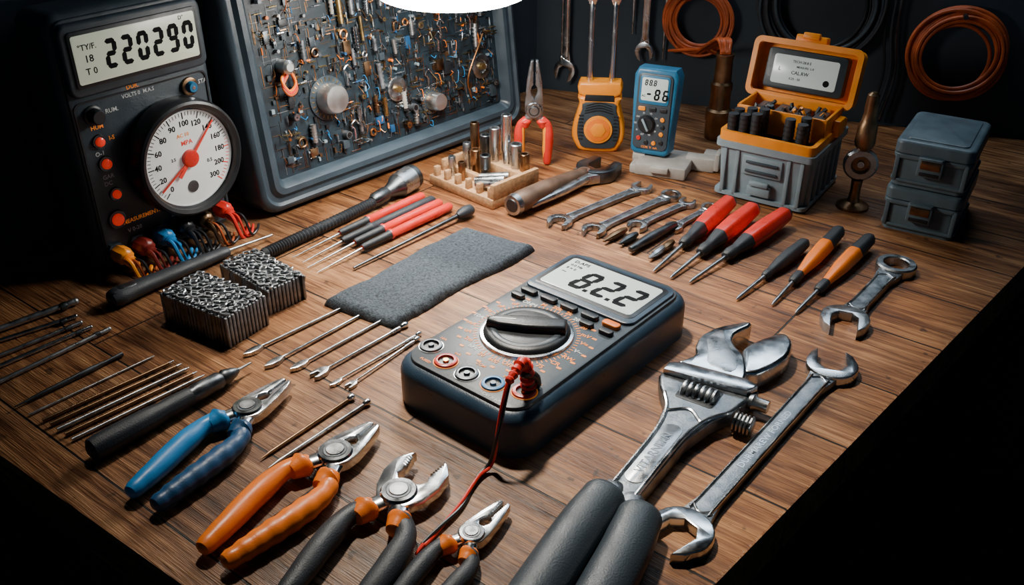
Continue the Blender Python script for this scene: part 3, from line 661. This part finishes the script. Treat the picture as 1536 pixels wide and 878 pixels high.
# ------------------------------------------------------------------ storage boxes
for kk in (0,1):
    m=MB('storage_box');m.M=T(.535,1.232,kk*.0690)@RZ(-32)@S(1,1,.878);sx,sy=.104,.146;c=rrect(sx/2,sy/2,sx,sy,.012)
    m.prism(rrect(sx/2,sy/2,sx-.008,sy-.008,.010),0,.060,.001,SGREY)
    m.prism(rrect(sx/2,sy/2,sx-.002,sy-.002,.012),.006,.012,.002,SGREY,both=True)
    m.prism(c,.046,.054,.002,SGREY,both=True);m.prism(c,.056,.076,.006,SGREY,steps=4)
    m.prism(rrect(sx/2,sy/2,sx-.022,sy-.022,.008),.074,.0782,.0015,SGREY)
    m.box(sx/2,-.001,.040,.034,.010,.034,SGREY,.003);m.box(sx/2,-.0055,.044,.026,.003,.014,BRONZE,.001);m.box(sx/2,-.0055,.029,.026,.003,.006,BLK,.001)
    m.box(sx/2,-.004,.054,.030,.010,.005,SGREY,.002)
    for s2 in (-1,1): m.box(sx/2+s2*.045,.0035,.03,.006,.006,.044,SGREY,.001)
    m.done()
# ------------------------------------------------------------------ flex shaft + probes
m=MB('flexible_shaft')
P=[(-.336,1.129,.010),(-.30,1.176,.010),(-.25,1.241,.010),(-.211,1.290,.012)];Q=cr(P,26)
m.tube(Q,.0078,RUB,k=1,n=14,rib=39,ribf=.12)
F,L=frm((-.211,1.290,.014),(-.146,1.386,.0225));m.M=F
m.lathe([(0,.008),(.006,.011),(.03,.011),(.034,.009),(.048,.013),(.060,.019),(.095,.020),(.100,.019),(.1005,.014),(.095,.012)],DSTEEL,'x',28,flute=0)
m.lathe([(.060,.0194),(.090,.0203)],STEEL,'x',28,flute=12,fa=.02);m.done()
d=Vector((.64,.768,0));pp=Vector((.768,-.64,0))
for i,(ex,ey,hl,tl,c) in enumerate(((-.137,1.325,.170,.085,RED),(-.120,1.312,.185,.07,RUB),(-.108,1.300,.175,.085,RED),(-.092,1.287,.180,.080,RED),)):
    m=MB('test_probe');e=Vector((ex,ey,.0085));s0=e-d*hl;t0=s0-d*tl;t0.z=.003
    F,L=frm(s0,e);m.M=F
    m.lathe([(0,.0035),(.004,.005),(.05,.006),(.052,.0075),(.056,.0075),(.058,.006),(.09,.0066),(L*.8,.0072),(L-.004,.0068),(L,.004)],c,'x',18,matf=lambda i,j:(RUB if i<3 else c))
    m.M=Matrix();m.cyl(t0,s0+Vector((0,0,-.001)),.0006,.0018,STEEL,8);m.done()
m=MB('inspection_pick');e=Vector((-.068,1.262,.0105));s0=Vector((-.212,1.098,.004))
m.cyl(s0,e,.0018,.0036,DSTEEL,10);F,L=frm(e-d*.02,e+d*.016);m.M=F;m.lathe([(0,.004),(.008,.008),(.02,.0095),(.03,.008),(.034,.004)],RUB,'x',16);m.done()
m=MB('probe_handle');
m.tube([(-.493,1.007,.0125),(-.47,1.036,.0125),(-.43,1.084,.012),(-.392,1.131,.011)],[.0150,.0135,.0115,.0105,.009],RUB,flat=.8,n=20)
m.tube([(-.495,1.003,.0215),(-.478,1.024,.0215)],[.007,.006],BLK,flat=.4,n=14);m.prism([(x-.488,y+1.012) for x,y in circ(0,0,.005,14)],.021,.0245,.0003,BLK)
m.tube([(-.462,1.046,.019),(-.425,1.090,.018)],.005,FACE2,flat=.5,n=12)
m.cyl((-.392,1.131,.011),(-.340,1.187,.009),.0028,.0016,STEEL,10);m.done()
# ------------------------------------------------------------------ felt mat
m=MB('felt_mat');C=[Vector(p) for p in ((-.236,1.004),(-.066,1.222),(.032,1.154),(-.143,.952))];NU,NV=110,55;vs=[];fs=[]
for lay in (0,1):
    for i in range(NU+1):
        for j in range(NV+1):
            u,v=i/NU,j/NV;p=(C[0]*(1-u)+C[1]*u)*(1-v)+(C[3]*(1-u)+C[2]*u)*v
            w=noise.noise(Vector((p.x*14,p.y*14,2)))*.005+noise.noise(Vector((p.x*150,p.y*150,2)))*.0015;ed=min(u,1-u,v*.5,(1-v)*.5)*30
            k=1-math.exp(-ed*2.2);zz=0 if lay==0 else .0015+k*(.0115+noise.noise(Vector((p.x*22,p.y*22,0)))*.004+noise.noise(Vector((p.x*260,p.y*260,0)))*.0010)
            bw2=.004*math.sin(u*9)+w;vs.append((p.x+.6*bw2*(v-.5),p.y-.8*bw2,zz))
n0=(NU+1)*(NV+1)
for i in range(NU):
    for j in range(NV):
        a=i*(NV+1)+j;q=[a,a+NV+1,a+NV+2,a+1];fs.append(q[::-1]);fs.append([x+n0 for x in q])
per=[i*(NV+1) for i in range(NU)]+[NU*(NV+1)+j for j in range(NV)]+[i*(NV+1)+NV for i in range(NU,0,-1)]+[j for j in range(NV,0,-1)]
for i in range(len(per)): a,b=per[i],per[(i+1)%len(per)];fs.append([a,b,b+n0,a+n0])
m.add(vs,fs,CLOTH);m.done(60)
# ------------------------------------------------------------------ nail strips: grey ridged blocks with looped heads
for ox,oy,rz,sx,sy,hh in ((-.420,.968,-32,.108,.060,.042),(-.372,1.052,-42,.100,.052,.036)):
    m=MB('nail_bundle');B=T(ox,oy,0)@RZ(rz);m.M=B;m.box(sx/2,sy/2,hh*.47,sx-.002,sy-.002,hh*.94,DSTEEL,.001)
    nx=int(sx/.0054)
    for i in range(nx+1):
        x=i*sx/nx;hz=hh*.96
        for y in (0,sy): m.box(x,y,hz/2,.0040,.004,hz,GALV,.0012)
        if i%5==2:
            for y in (-.002,sy+.002):
                m.add([(x-.010,y,hh*.93),(x+.010,y,hh*.93),(x,y,hh*.05),(x-.009,y*1.0+(.002 if y<0 else -.002),hh*.93),(x+.009,y+(.002 if y<0 else -.002),hh*.93),(x,y+(.002 if y<0 else -.002),hh*.05)],[[0,1,2],[3,5,4],[0,3,4,1],[1,4,5,2],[2,5,3,0]],CAST)
    for j in range(1,int(sy/.0054)):
        for x in (0,sx): m.box(x,j*.0054,hh*.48,.004,.0040,hh*.96,GALV,.0012)
    ni=int(sx/.0135);nj=int(sy/.0115)
    for i in range(ni+1):
        for j in range(nj+1):
            x=.005+i*(sx-.010)/ni+random.uniform(-.001,.001);y=.005+j*(sy-.010)/nj
            m.M=B@T(x,y,hh*.96)@RZ(random.uniform(-25,25))@RX(random.uniform(-14,14))
            s2=random.choice((-1,1));pts=[(.0052*math.cos(a)*(1 if a<3.3 else .45),s2*.0046*math.sin(a),.0016+.0005*a) for a in [k*.75 for k in range(9)]]
            m.tube(pts,.0014,random.choice([GALV,GALV,STEEL]),k=2,n=7)
            m.M=B;m.box(x,y,hh*.95,.0060,.0060,.004,DSTEEL if (i+j)%2 else GALV,.001)
    m.done()
# ------------------------------------------------------------------ rods
def ext(p,q,k): p=Vector(p);q=Vector(q);return tuple(p-(q-p)*k)
for (p,q,r,mt,k) in (((-.612,.942),(-.547,1.007),.0042,STEEL,.5),((-.602,.920),(-.534,.975),.0026,CHROME,.5),((-.585,.890),(-.522,.960),.0026,STEEL,.6),((-.578,.866),(-.506,.950),.0026,CHROME,.4),((-.561,.838),(-.482,.945),.0028,STEEL,.25)):
    m=MB('metal_rod');s=ext(p,q,k);z0=r*1.3+.0002;m.cyl((*s,z0),(*q,z0),r*.9,r,mt,12)
    m.ball((*q,z0),r*1.05,mt);F,L=frm((*q,z0),(q[0]-.02,q[1]-.025,z0));m.M=F;m.lathe([(.012,r*1.25),(.016,r*1.3),(.020,r*1.1)],DSTEEL,'x',12);m.done()
for (p,q,r,mt,sp) in (((-.525,.791),(-.447,.892),.0026,DSTEEL,1),((-.504,.780),(-.414,.885),.0015,STEEL,0),((-.485,.769),(-.388,.874),.0022,BRONZE,0),((-.474,.762),(-.377,.867),.0026,BRONZE,0),((-.463,.753),(-.366,.860),.0026,STEEL,0),((-.452,.746),(-.355,.852),.0024,BRONZE,0),((-.442,.738),(-.345,.846),.0022,STEEL,0)):
    m=MB('metal_rod');z0=r*1.3+.0002
    if sp: F,L=frm((*p,z0),(*q,z0));m.M=F;m.lathe([(0,.0006),(.03,r),(L*.7,r*1.3),(L*.85,r*.8),(L,r*1.1)],mt,'x',12)
    else: m.cyl((*p,z0),(*q,z0),r,r*.75,mt,12);m.cyl((*q,z0),(q[0]+.004,q[1]+.005,z0),r*.75,.0005,STEEL,10)
    m.done()
for i,(p,q) in enumerate((((-.308,.889),(-.196,1.012)),((-.278,.865),(-.169,.999)),((-.248,.859),(-.146,.980)),((-.221,.846),(-.130,.954)),((-.199,.830),(-.111,.935)),((-.180,.827),(-.112,.924)))):
    m=MB('dental_pick');F,L=frm((*p,.0),(*q,.0));m.M=F;r=.0019 if i<4 else .0014;sc=1 if i<4 else .7
    m.tube([(.022*sc,0,.004),(L*.5,0,.0034),(L,0,.003)],[r*.8,r*1.1,r],CHROME if i%2 else STEEL,n=10)
    if i%2==0 or i==1: o=[(0,0),(.008*sc,.0042*sc),(.018*sc,.005*sc),(.026*sc,.002*sc),(.026*sc,-.002*sc),(.018*sc,-.005*sc),(.008*sc,-.0042*sc)]
    else: o=[(0,.004*sc),(.004*sc,.007*sc),(.016*sc,.007*sc),(.024*sc,.002*sc),(.024*sc,-.002*sc),(.016*sc,-.007*sc),(.004*sc,-.007*sc),(0,-.004*sc),(.010*sc,-.002*sc),(.010*sc,.002*sc)]
    m.prism(o,.0005,.005*sc+.0008,.0012,STEEL if i%2 else CHROME)
    m.ball((L,0,.0038),.0034*sc+.0004,CHROME,sx=1.9,sz=.95);m.cyl((L-.008,0,.003),(L-.022,0,.003),r*1.5,r*1.5,STEEL,10);m.done()
for p,q,mt in (((-.246,.709),(-.172,.808),BRONZE),((-.235,.696),(-.154,.799),STEEL)):
    m=MB('steel_pick');F,L=frm((*p,.0026),(*q,.0034));m.M=F;m.lathe([(0,.0005),(.012,.002),(L*.6,.0024),(L,.002)],mt,'x',10);m.ball((L,0,.0006),.0038,CHROME,sx=1.5);m.done()
# ------------------------------------------------------------------ bench meter with gauge
m=MB('bench_meter');GM=stand(-.540,1.080,0.,52.5,0);m.M=GM;gw,gh,gd=.214,.340,.075
m.prism(rrect(gw/2,gh/2,gw,gh,.022),-gd,0,.012,FACE2,steps=4,both=True)
m.prism(rrect(gw/2,gh/2,gw-.016,gh-.016,.016),-.004,.003,.002,FACE2)
m.prism(rrect(gw/2,.284,gw-.018,.088,.012),0,.012,.004,FACE2,steps=3)
m.prism(rrect(gw/2,.285,gw-.036,.068,.005),.010,.014,.001,BLK);m.prism(rrect(gw/2,.285,gw-.044,.058,.003),.012,.0148,.0003,LCD2)
m.seg('220290',.060,.2675,.0149,.036,INK,sl=.05,wd=.46,gap=.15,th=.17)
m.text('°TY/F.',.040,.299,.0149,.0095,INK);m.text('18',.040,.285,.0149,.012,INK);m.text('T 0',.040,.270,.0149,.011,INK);m.text('D°',.172,.3085,.0149,.007,INK)
m.ring(rrect(gw/2,.122,gw-.022,.222,.01),rrect(gw/2,.122,gw-.026,.218,.009),.002,.0045,BLK)
m.text('VOLTS 0  M.A.S',.100,.226,.0032,.007,WHT)
K=m.M
def at(x,y,z=.003): m.M=K@T(x,y,z)
at(.034,.214);m.lathe([(0,.0125),(.003,.0125),(.004,.010),(.014,.0095),(.016,.008)],BLK,n=28,flute=0);
at(.174,.216);m.lathe([(0,.0125),(.004,.012),(.005,.009)],BRONZE,n=28);m.lathe([(.004,.008),(.010,.0075),(.012,.006)],TBL,n=20);m.lathe([(.011,.003),(.0125,.0025)],CHROME,n=12)
for x,y,r in ((.034,.180,.0062),(.036,.150,.0068),(.040,.107,.0060),(.034,.073,.0085)):
    at(x,y);m.lathe([(0,r*1.5),(.003,r*1.4),(.003,r*1.05)],DSTEEL,n=24);m.lathe([(.002,r),(.006,r*.9),(.0075,r*.5)],LEDR,n=20)
m.M=K
for t,x,y,c in (('RUM.',.060,.214,WHT),('HUM',.036,.198,OINK),('I-S',.052,.180,OINK),('O-1',.032,.164,WHT),('GAR',.036,.132,WHT),('DC',.034,.123,WHT),('MEASUREMENTS',.070,.064,OINK),('DUR.',.094,.236,OINK),('STA',.196,.218,WHT),('V 0-20',.056,.051,WHT),('PREF 5-20',.128,.046,WHT)):
    m.text(t,x,y,.0033,.0078,c)
at(.138,.132,.002);R=.080
m.lathe([(0,R*.95),(.010,R),(.030,R),(.038,R*.97),(.040,R*.93),(.038,R*.87),(.030,R*.84),(.020,R*.83)],BLK,n=72,caps=False)
m.lathe([(.027,R*.86),(.031,R*.845),(.0315,R*.82),(.026,R*.815)],CHROME,n=72,caps=False)
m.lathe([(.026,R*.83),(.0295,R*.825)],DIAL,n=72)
G=m.M;zz=.0297
for i in range(61):
    a=rad(225-270*i/60);m.M=G@RZ(math.degrees(a));l=.009 if i%5==0 else .005;wd=.0007 if i%5==0 else .0004;m.prism([(R*.79-l,-wd),(R*.79,-wd),(R*.79,wd),(R*.79-l,wd)],zz,zz+.0002,0,INK if i<48 else RINK)
m.M=G
for i,t in enumerate(('0','20','40','60','80','90','100','120','140','160','180','200','300')):
    a=rad(225-270*i/12);m.text(t,R*.60*math.cos(a),R*.60*math.sin(a),zz,.0105,INK,off=.02)
m.text('MPA',0,.022,zz,.009,RINK);m.text('AC 10',-.004,.033,zz,.007,OINK);m.text('0.5',.030,-.012,zz,.007,INK);m.text('2.5',-.024,.004,zz,.006,INK)
m.tube([( -R*.62,-R*.40,zz+.003),(0,0,zz+.003),(R*.52,R*.52,zz+.003)],.0014,RINK,k=1,n=6)
m.M=G@RZ(45);m.prism([(-.03,-.0026),(.055,-.0006),(.055,.0006),(-.03,.0026)],zz+.002,zz+.004,0,RINK)
m.M=G;m.lathe([(zz,.012),(zz+.005,.0115),(zz+.006,.009)],RED,n=28)
m.M=G@T(-.002,-R*.50,0);m.lathe([(zz,.0085),(zz+.001,.008)],DSTEEL,n=24)
posts=[(.022,.030,YEL),(.054,.030,DRED),(.086,.032,BLU),(.118,.034,BLK),(.150,.034,BRONZE),(.184,.036,RED)]
for x,y,c in posts:
    at(x,y);m.lathe([(0,.0145),(.005,.014),(.006,.011)],FACE2,n=6);m.lathe([(.005,.010),(.008,.0115),(.024,.0115),(.028,.009),(.030,.004)],c,n=24,flute=8,fa=.06)
m.M=K;BM=m.done(frame=GM)
m=MB('lead_wires')
for i,(x,y,c) in enumerate(posts):
    cs=[c,(CWIRE if c in (BRONZE,YEL) else c),BLK]
    for j in range(3):
        a=GM@Vector((x+(j-1)*.004,y-.002,.031));b=GM@Vector((x+(j-1)*.006+.002,y*.9,.044+.004*j));e=GM@Vector((x+.006+(j-1)*.006,.004,.054+.003*j));
        f=GM@Vector((x+.018+(j-1)*.006,.004,.050+.004*j));g2=GM@Vector((x+.030+.004*j,.004,.030+.007*j))
        for q in (e,f,g2): q.z=.0035+.001*j
        m.tube([a,b,e,f,g2],.0018 if j else .0030,cs[j],n=8,k=6)
    a=GM@Vector((x,y-.002,.030));b=GM@Vector((x+.002,y*.75,.042));m.tube([a,(a+b)/2,b],[.0075,.0070,.0060],c,n=12,k=14,rib=6,ribf=.16)
m.done(frame=GM,parent=BM)
# ------------------------------------------------------------------ circuit board panel
m=MB('circuit_board');CM=stand(-.368,1.248,0,47.8,7)@T(0,0.006,0);m.M=CM;cw,ch=.575,.46
prof=[(0,-.045),(0,.0),(.004,.006),(.010,.008),(.014,.004),(.020,.004),(.026,.010),(.034,.010),(.040,.004),(.044,-.006)]
n=len(rrect(0,0,1,1,.1,8));vs=[];fs=[]
for d0,z0 in prof: vs+=[(x,y,z0) for x,y in rrect(cw/2,ch/2,cw-2*d0,ch-2*d0,max(.030-d0*.5,.004),8)]
for a in range(len(prof)-1):
    for i in range(n): j=(i+1)%n;fs.append([a*n+i,a*n+j,(a+1)*n+j,(a+1)*n+i])
fs.append([i for i in range(n)][::-1]);m.add(vs,fs,FRM)
m.prism(rrect(cw/2,ch/2,cw-.086,ch-.086,.006),-.030,-.006,0,PCB)
zb=-.006;x0,x1,y0,y1=.048,cw-.048,.048,ch-.048
MC=[STEEL,STEEL,DSTEEL,DSTEEL,BRONZE,BRONZE,BRASS,COPPER,FACE2,BLK,GREY,GALV,GALV,KNOB,LGREY,DBLU,ORG]
rnd=random.Random(11)
for i in range(900):
    x=rnd.uniform(x0,x1);y=rnd.uniform(y0,y1);l=rnd.uniform(.006,.045);mt=rnd.choice([COPPER,BRONZE,BRONZE,DSTEEL,DSTEEL,GALV])
    if rnd.random()<.4: l=min(l,.02);m.box(min(max(x,x0+l/2),x1-l/2),y,zb+.0004,l,.0007,.0008,mt)
    else: m.box(x,min(max(y,y0+l/2),y1-l/2),zb+.0004,.0007,l,.0008,mt)
big=[(.155,.142,.036),(.362,.088,.024),(.29,.125,.022),(.485,.12,.024),(.085,.205,.02)]
occ=list(big)
def free(x,y,r=0): return all((x-a)**2+(y-b)**2>(q+r)**2 for a,b,q in big)
K=m.M
for i in range(170):
    x=rnd.uniform(x0+.012,x1-.012);y=rnd.uniform(y0+.012,y1-.020)
    if not all((x-a)**2+(y-b)**2>(q+.006)**2 for a,b,q in occ): continue
    k=rnd.random();occ.append((x,y,.007))
    if k<.30:
        l=rnd.uniform(.016,.040);r=rnd.uniform(.0024,.0045);mt=rnd.choice([STEEL,CHROME,KNOB,BRONZE,BRASS,GALV,LGREY,COPPER]);l=min(l,y1-y)
        m.cyl((x,y,zb+.006),(x+rnd.uniform(-.003,.003),y+l,zb+.007),r,r,mt,12);m.cyl((x,y-.004,zb+.006),(x,y,zb+.006),r*1.3,r*1.3,DSTEEL,6)
        for q in range(5): m.cyl((x,y+l*(.12+.17*q),zb+.006),(x,y+l*(.18+.17*q),zb+.006),r*1.2,r*1.2,mt,10)
    elif k<.55:
        a,b,c=rnd.uniform(.008,.016),rnd.uniform(.010,.024),rnd.uniform(.004,.009);m.box(x,y,zb+c/2,a,b,c,rnd.choice([BLK,FACE2,DSTEEL,BLK,DBLU,BRONZE]),.0008)
        for q in range(6):
            for s in (-1,1): m.box(x+s*(a/2+.001),y-b*.42+q*b*.168,zb+.001,.003,.001,.002,STEEL)
    elif k<.75:
        r=rnd.uniform(.004,.0075);h=rnd.uniform(.006,.014);mt=rnd.choice([STEEL,DSTEEL,BRONZE,GALV,BLK,KNOB]);m.cyl((x,y,zb),(x,y,zb+h),r,r*.95,mt,16);m.cyl((x,y,zb+h),(x,y,zb+h+.0006),r*.72,r*.68,rnd.choice([CHROME,STEEL,BRASS,DSTEEL]),16)
        m.cyl((x,y,zb+h),(x,y,zb+h+.0015),r*.25,r*.2,BLK,8)
    elif k<.88:
        r=rnd.uniform(.004,.007);m.tube([(x+r*math.cos(a*.785),y+r*math.sin(a*.785),zb+.003) for a in range(9)],.0018,rnd.choice([COPPER,STEEL,BRONZE]),k=2,n=8)
    else:
        m.tube([(x,y-.008,zb+.006),(x,y+.008,zb+.008),(x-.005,y+.016,zb+.008),(x+.003,y+.022,zb+.008),(x+.009,y+.016,zb+.008)],.0016,CHROME,n=8)
for i in range(1150):
    x=rnd.uniform(x0+.006,x1-.006);y=rnd.uniform(y0+.006,y1-.006)
    if not free(x,y): continue
    k=rnd.random();mt=rnd.choice(MC)
    if k<.24:
        a,b,c=rnd.uniform(.002,.006),rnd.uniform(.002,.009),rnd.uniform(.002,.005);m.box(x,y,zb+c/2,a,b,c,rnd.choice([BLK,FACE2,DSTEEL,GREY,DSTEEL,BRONZE]),0)
    elif k<.52:
        l=rnd.uniform(.004,.012);r=rnd.uniform(.0008,.0017);v=rnd.random()<.7;p=(x,y-l/2,zb+.004) if v else (x-l/2,y,zb+.004);q=(x,y+l/2,zb+.004) if v else (x+l/2,y,zb+.004)
        m.cyl(p,q,r,r,mt,7);m.cyl(tuple(a*1.5-b*.5 for a,b in zip(p,q)),tuple(b*1.5-a*.5 for a,b in zip(p,q)),.0004,.0004,STEEL,4)
    elif k<.68:
        r=rnd.uniform(.001,.0028);h=rnd.uniform(.003,.009);m.cyl((x,y,zb),(x,y,zb+h),r,r*.95,mt,10)
    elif k<.90:
        dx2,dy2=rnd.uniform(-.010,.010),rnd.uniform(-.022,.022);h=rnd.uniform(.004,.010)
        ex,ey=min(max(x+dx2,x0),x1),min(max(y+dy2,y0),y1)
        m.tube([(x,y,zb),(x*.8+ex*.2,y*.8+ey*.2+.003,zb+h),(x*.3+ex*.7,y*.3+ey*.7-.003,zb+h),(ex,ey,zb)],.0006,rnd.choice([COPPER,COPPER,BRASS,STEEL,BRONZE,BRONZE,BLU,ORG]),n=5,k=3,cap=False)
    else:
        for q in range(6): m.cyl((x+q*.0022,y,zb),(x+q*.0022,y,zb+.006),.0006,.0006,BRASS,5)
for (x,y,r),t in zip(big,('k','k','g','g','c')):
    m.M=K@T(x,y,zb)
    if t=='k':
        m.lathe([(0,r*.95),(.003,r*.93),(.0035,r*.8)],FACE2,n=48)
        for i in range(24): m.M=K@T(x,y,zb)@RZ(i*15);m.box(r*.80,0,.0038,r*.14,.0012,.0008,BRASS)
        m.M=K@T(x,y,zb);m.lathe([(.003,r*.62),(.006,r*.64),(.024,r*.60),(.027,r*.55),(.0275,r*.2)],KNOB,n=48)
    elif t=='g':
        m.lathe([(0,r*.9),(.006,r*.9),(.007,r*.8),(.007,r*.5),(.004,r*.45),(.004,.001)],STEEL,n=48,flute=16,fa=.03);m.lathe([(.004,r*.25),(.012,r*.22)],BRASS,n=20)
    else:
        m.lathe([(0,.010),(.02,.010),(.024,.006)],KNOB,n=24)
        for i in range(3): m.tube([(.004,-.006-i*.004,.006),(-.012,-.016-i*.005,.014),(-.004,-.034-i*.003,.016),(.012,-.026-i*.004,.012),(.010,-.006,.006)],.0022,(ORG,RED,CWIRE)[i],n=8)
m.M=K
m.tube([(.455,.07,zb+.004),(.44,.11,zb+.016),(.47,.16,zb+.02),(.50,.18,zb+.006)],.0016,COPPER,n=8)
m.done(frame=CM)
# ------------------------------------------------------------------ pendant lamp
m=MB('pendant_lamp');m.M=T(-.078,1.255,.3225)
m.lathe([(.0,.066),(.0012,.088),(.005,.097),(.012,.100),(.022,.099),(.030,.092)],GLOW,n=64)
m.lathe([(.028,.094),(.032,.095),(.044,.088),(.075,.062),(.095,.030),(.105,.022),(.135,.020),(.140,.006),(1.57,.004)],KNOB,n=48);m.done()
# ------------------------------------------------------------------ lights
def area_l(name,loc,tgt,sx,sy,e,col,shape='RECTANGLE',spread=180):
    l=bpy.data.lights.new(name,'AREA');l.shape=shape;l.size=sx;l.size_y=sy;l.energy=e;l.color=col;l.spread=rad(spread)
    o=bpy.data.objects.new(name,l);o.location=loc;o.rotation_euler=(Vector(tgt)-Vector(loc)).to_track_quat('-Z','Y').to_euler();COL.objects.link(o)
area_l('lamp_bulb',(-.078,1.255,.318),(-.078,1.255,0),.15,.15,1.6,(1.,.95,.86),'DISK')
def spot(name,loc,tgt,e,ang,bl,r,col):
    l=bpy.data.lights.new(name,'SPOT');l.energy=e;l.spot_size=rad(ang);l.spot_blend=bl;l.shadow_soft_size=r;l.color=col
    o=bpy.data.objects.new(name,l);o.location=loc;o.rotation_euler=(Vector(tgt)-Vector(loc)).to_track_quat('-Z','Y').to_euler();COL.objects.link(o)
spot('added_key_spot',(-.25,1.45,1.6),(.07,.885,0),195,38,1.,.07,(1.,.92,.79))  # added overhead key, brightens the bench front beyond the pendant's reach
m=MB('added_light_housing')  # made-up housing, out of view, for the added reflection light
m.M=T(.30,1.70,.80)@RZ(-8);m.box(0,.02,.02,1.1,.16,.05,GREY,.006);m.box(0,.06,.02,.06,.18,.04,GREY);m.done()
area_l('added_reflection_light',(.29,1.66,.785),(.15,.85,0),1.05,.16,5.2,(.72,.87,1.))  # added area light out of view, gives metals and wood their highlights
w=bpy.data.worlds.new('World');SC.world=w;w.use_nodes=True
w.node_tree.nodes['Background'].inputs[0].default_value=(.20,.42,.64,1);w.node_tree.nodes['Background'].inputs[1].default_value=.075
# ------------------------------------------------------------------ camera
c=bpy.data.cameras.new('camera');c.sensor_width=36;c.lens=1400/1536*36;c.clip_start=.01
co=bpy.data.objects.new('camera',c);co.location=(0,0,.6);co.rotation_euler=(rad(60),0,0);COL.objects.link(co);SC.camera=co
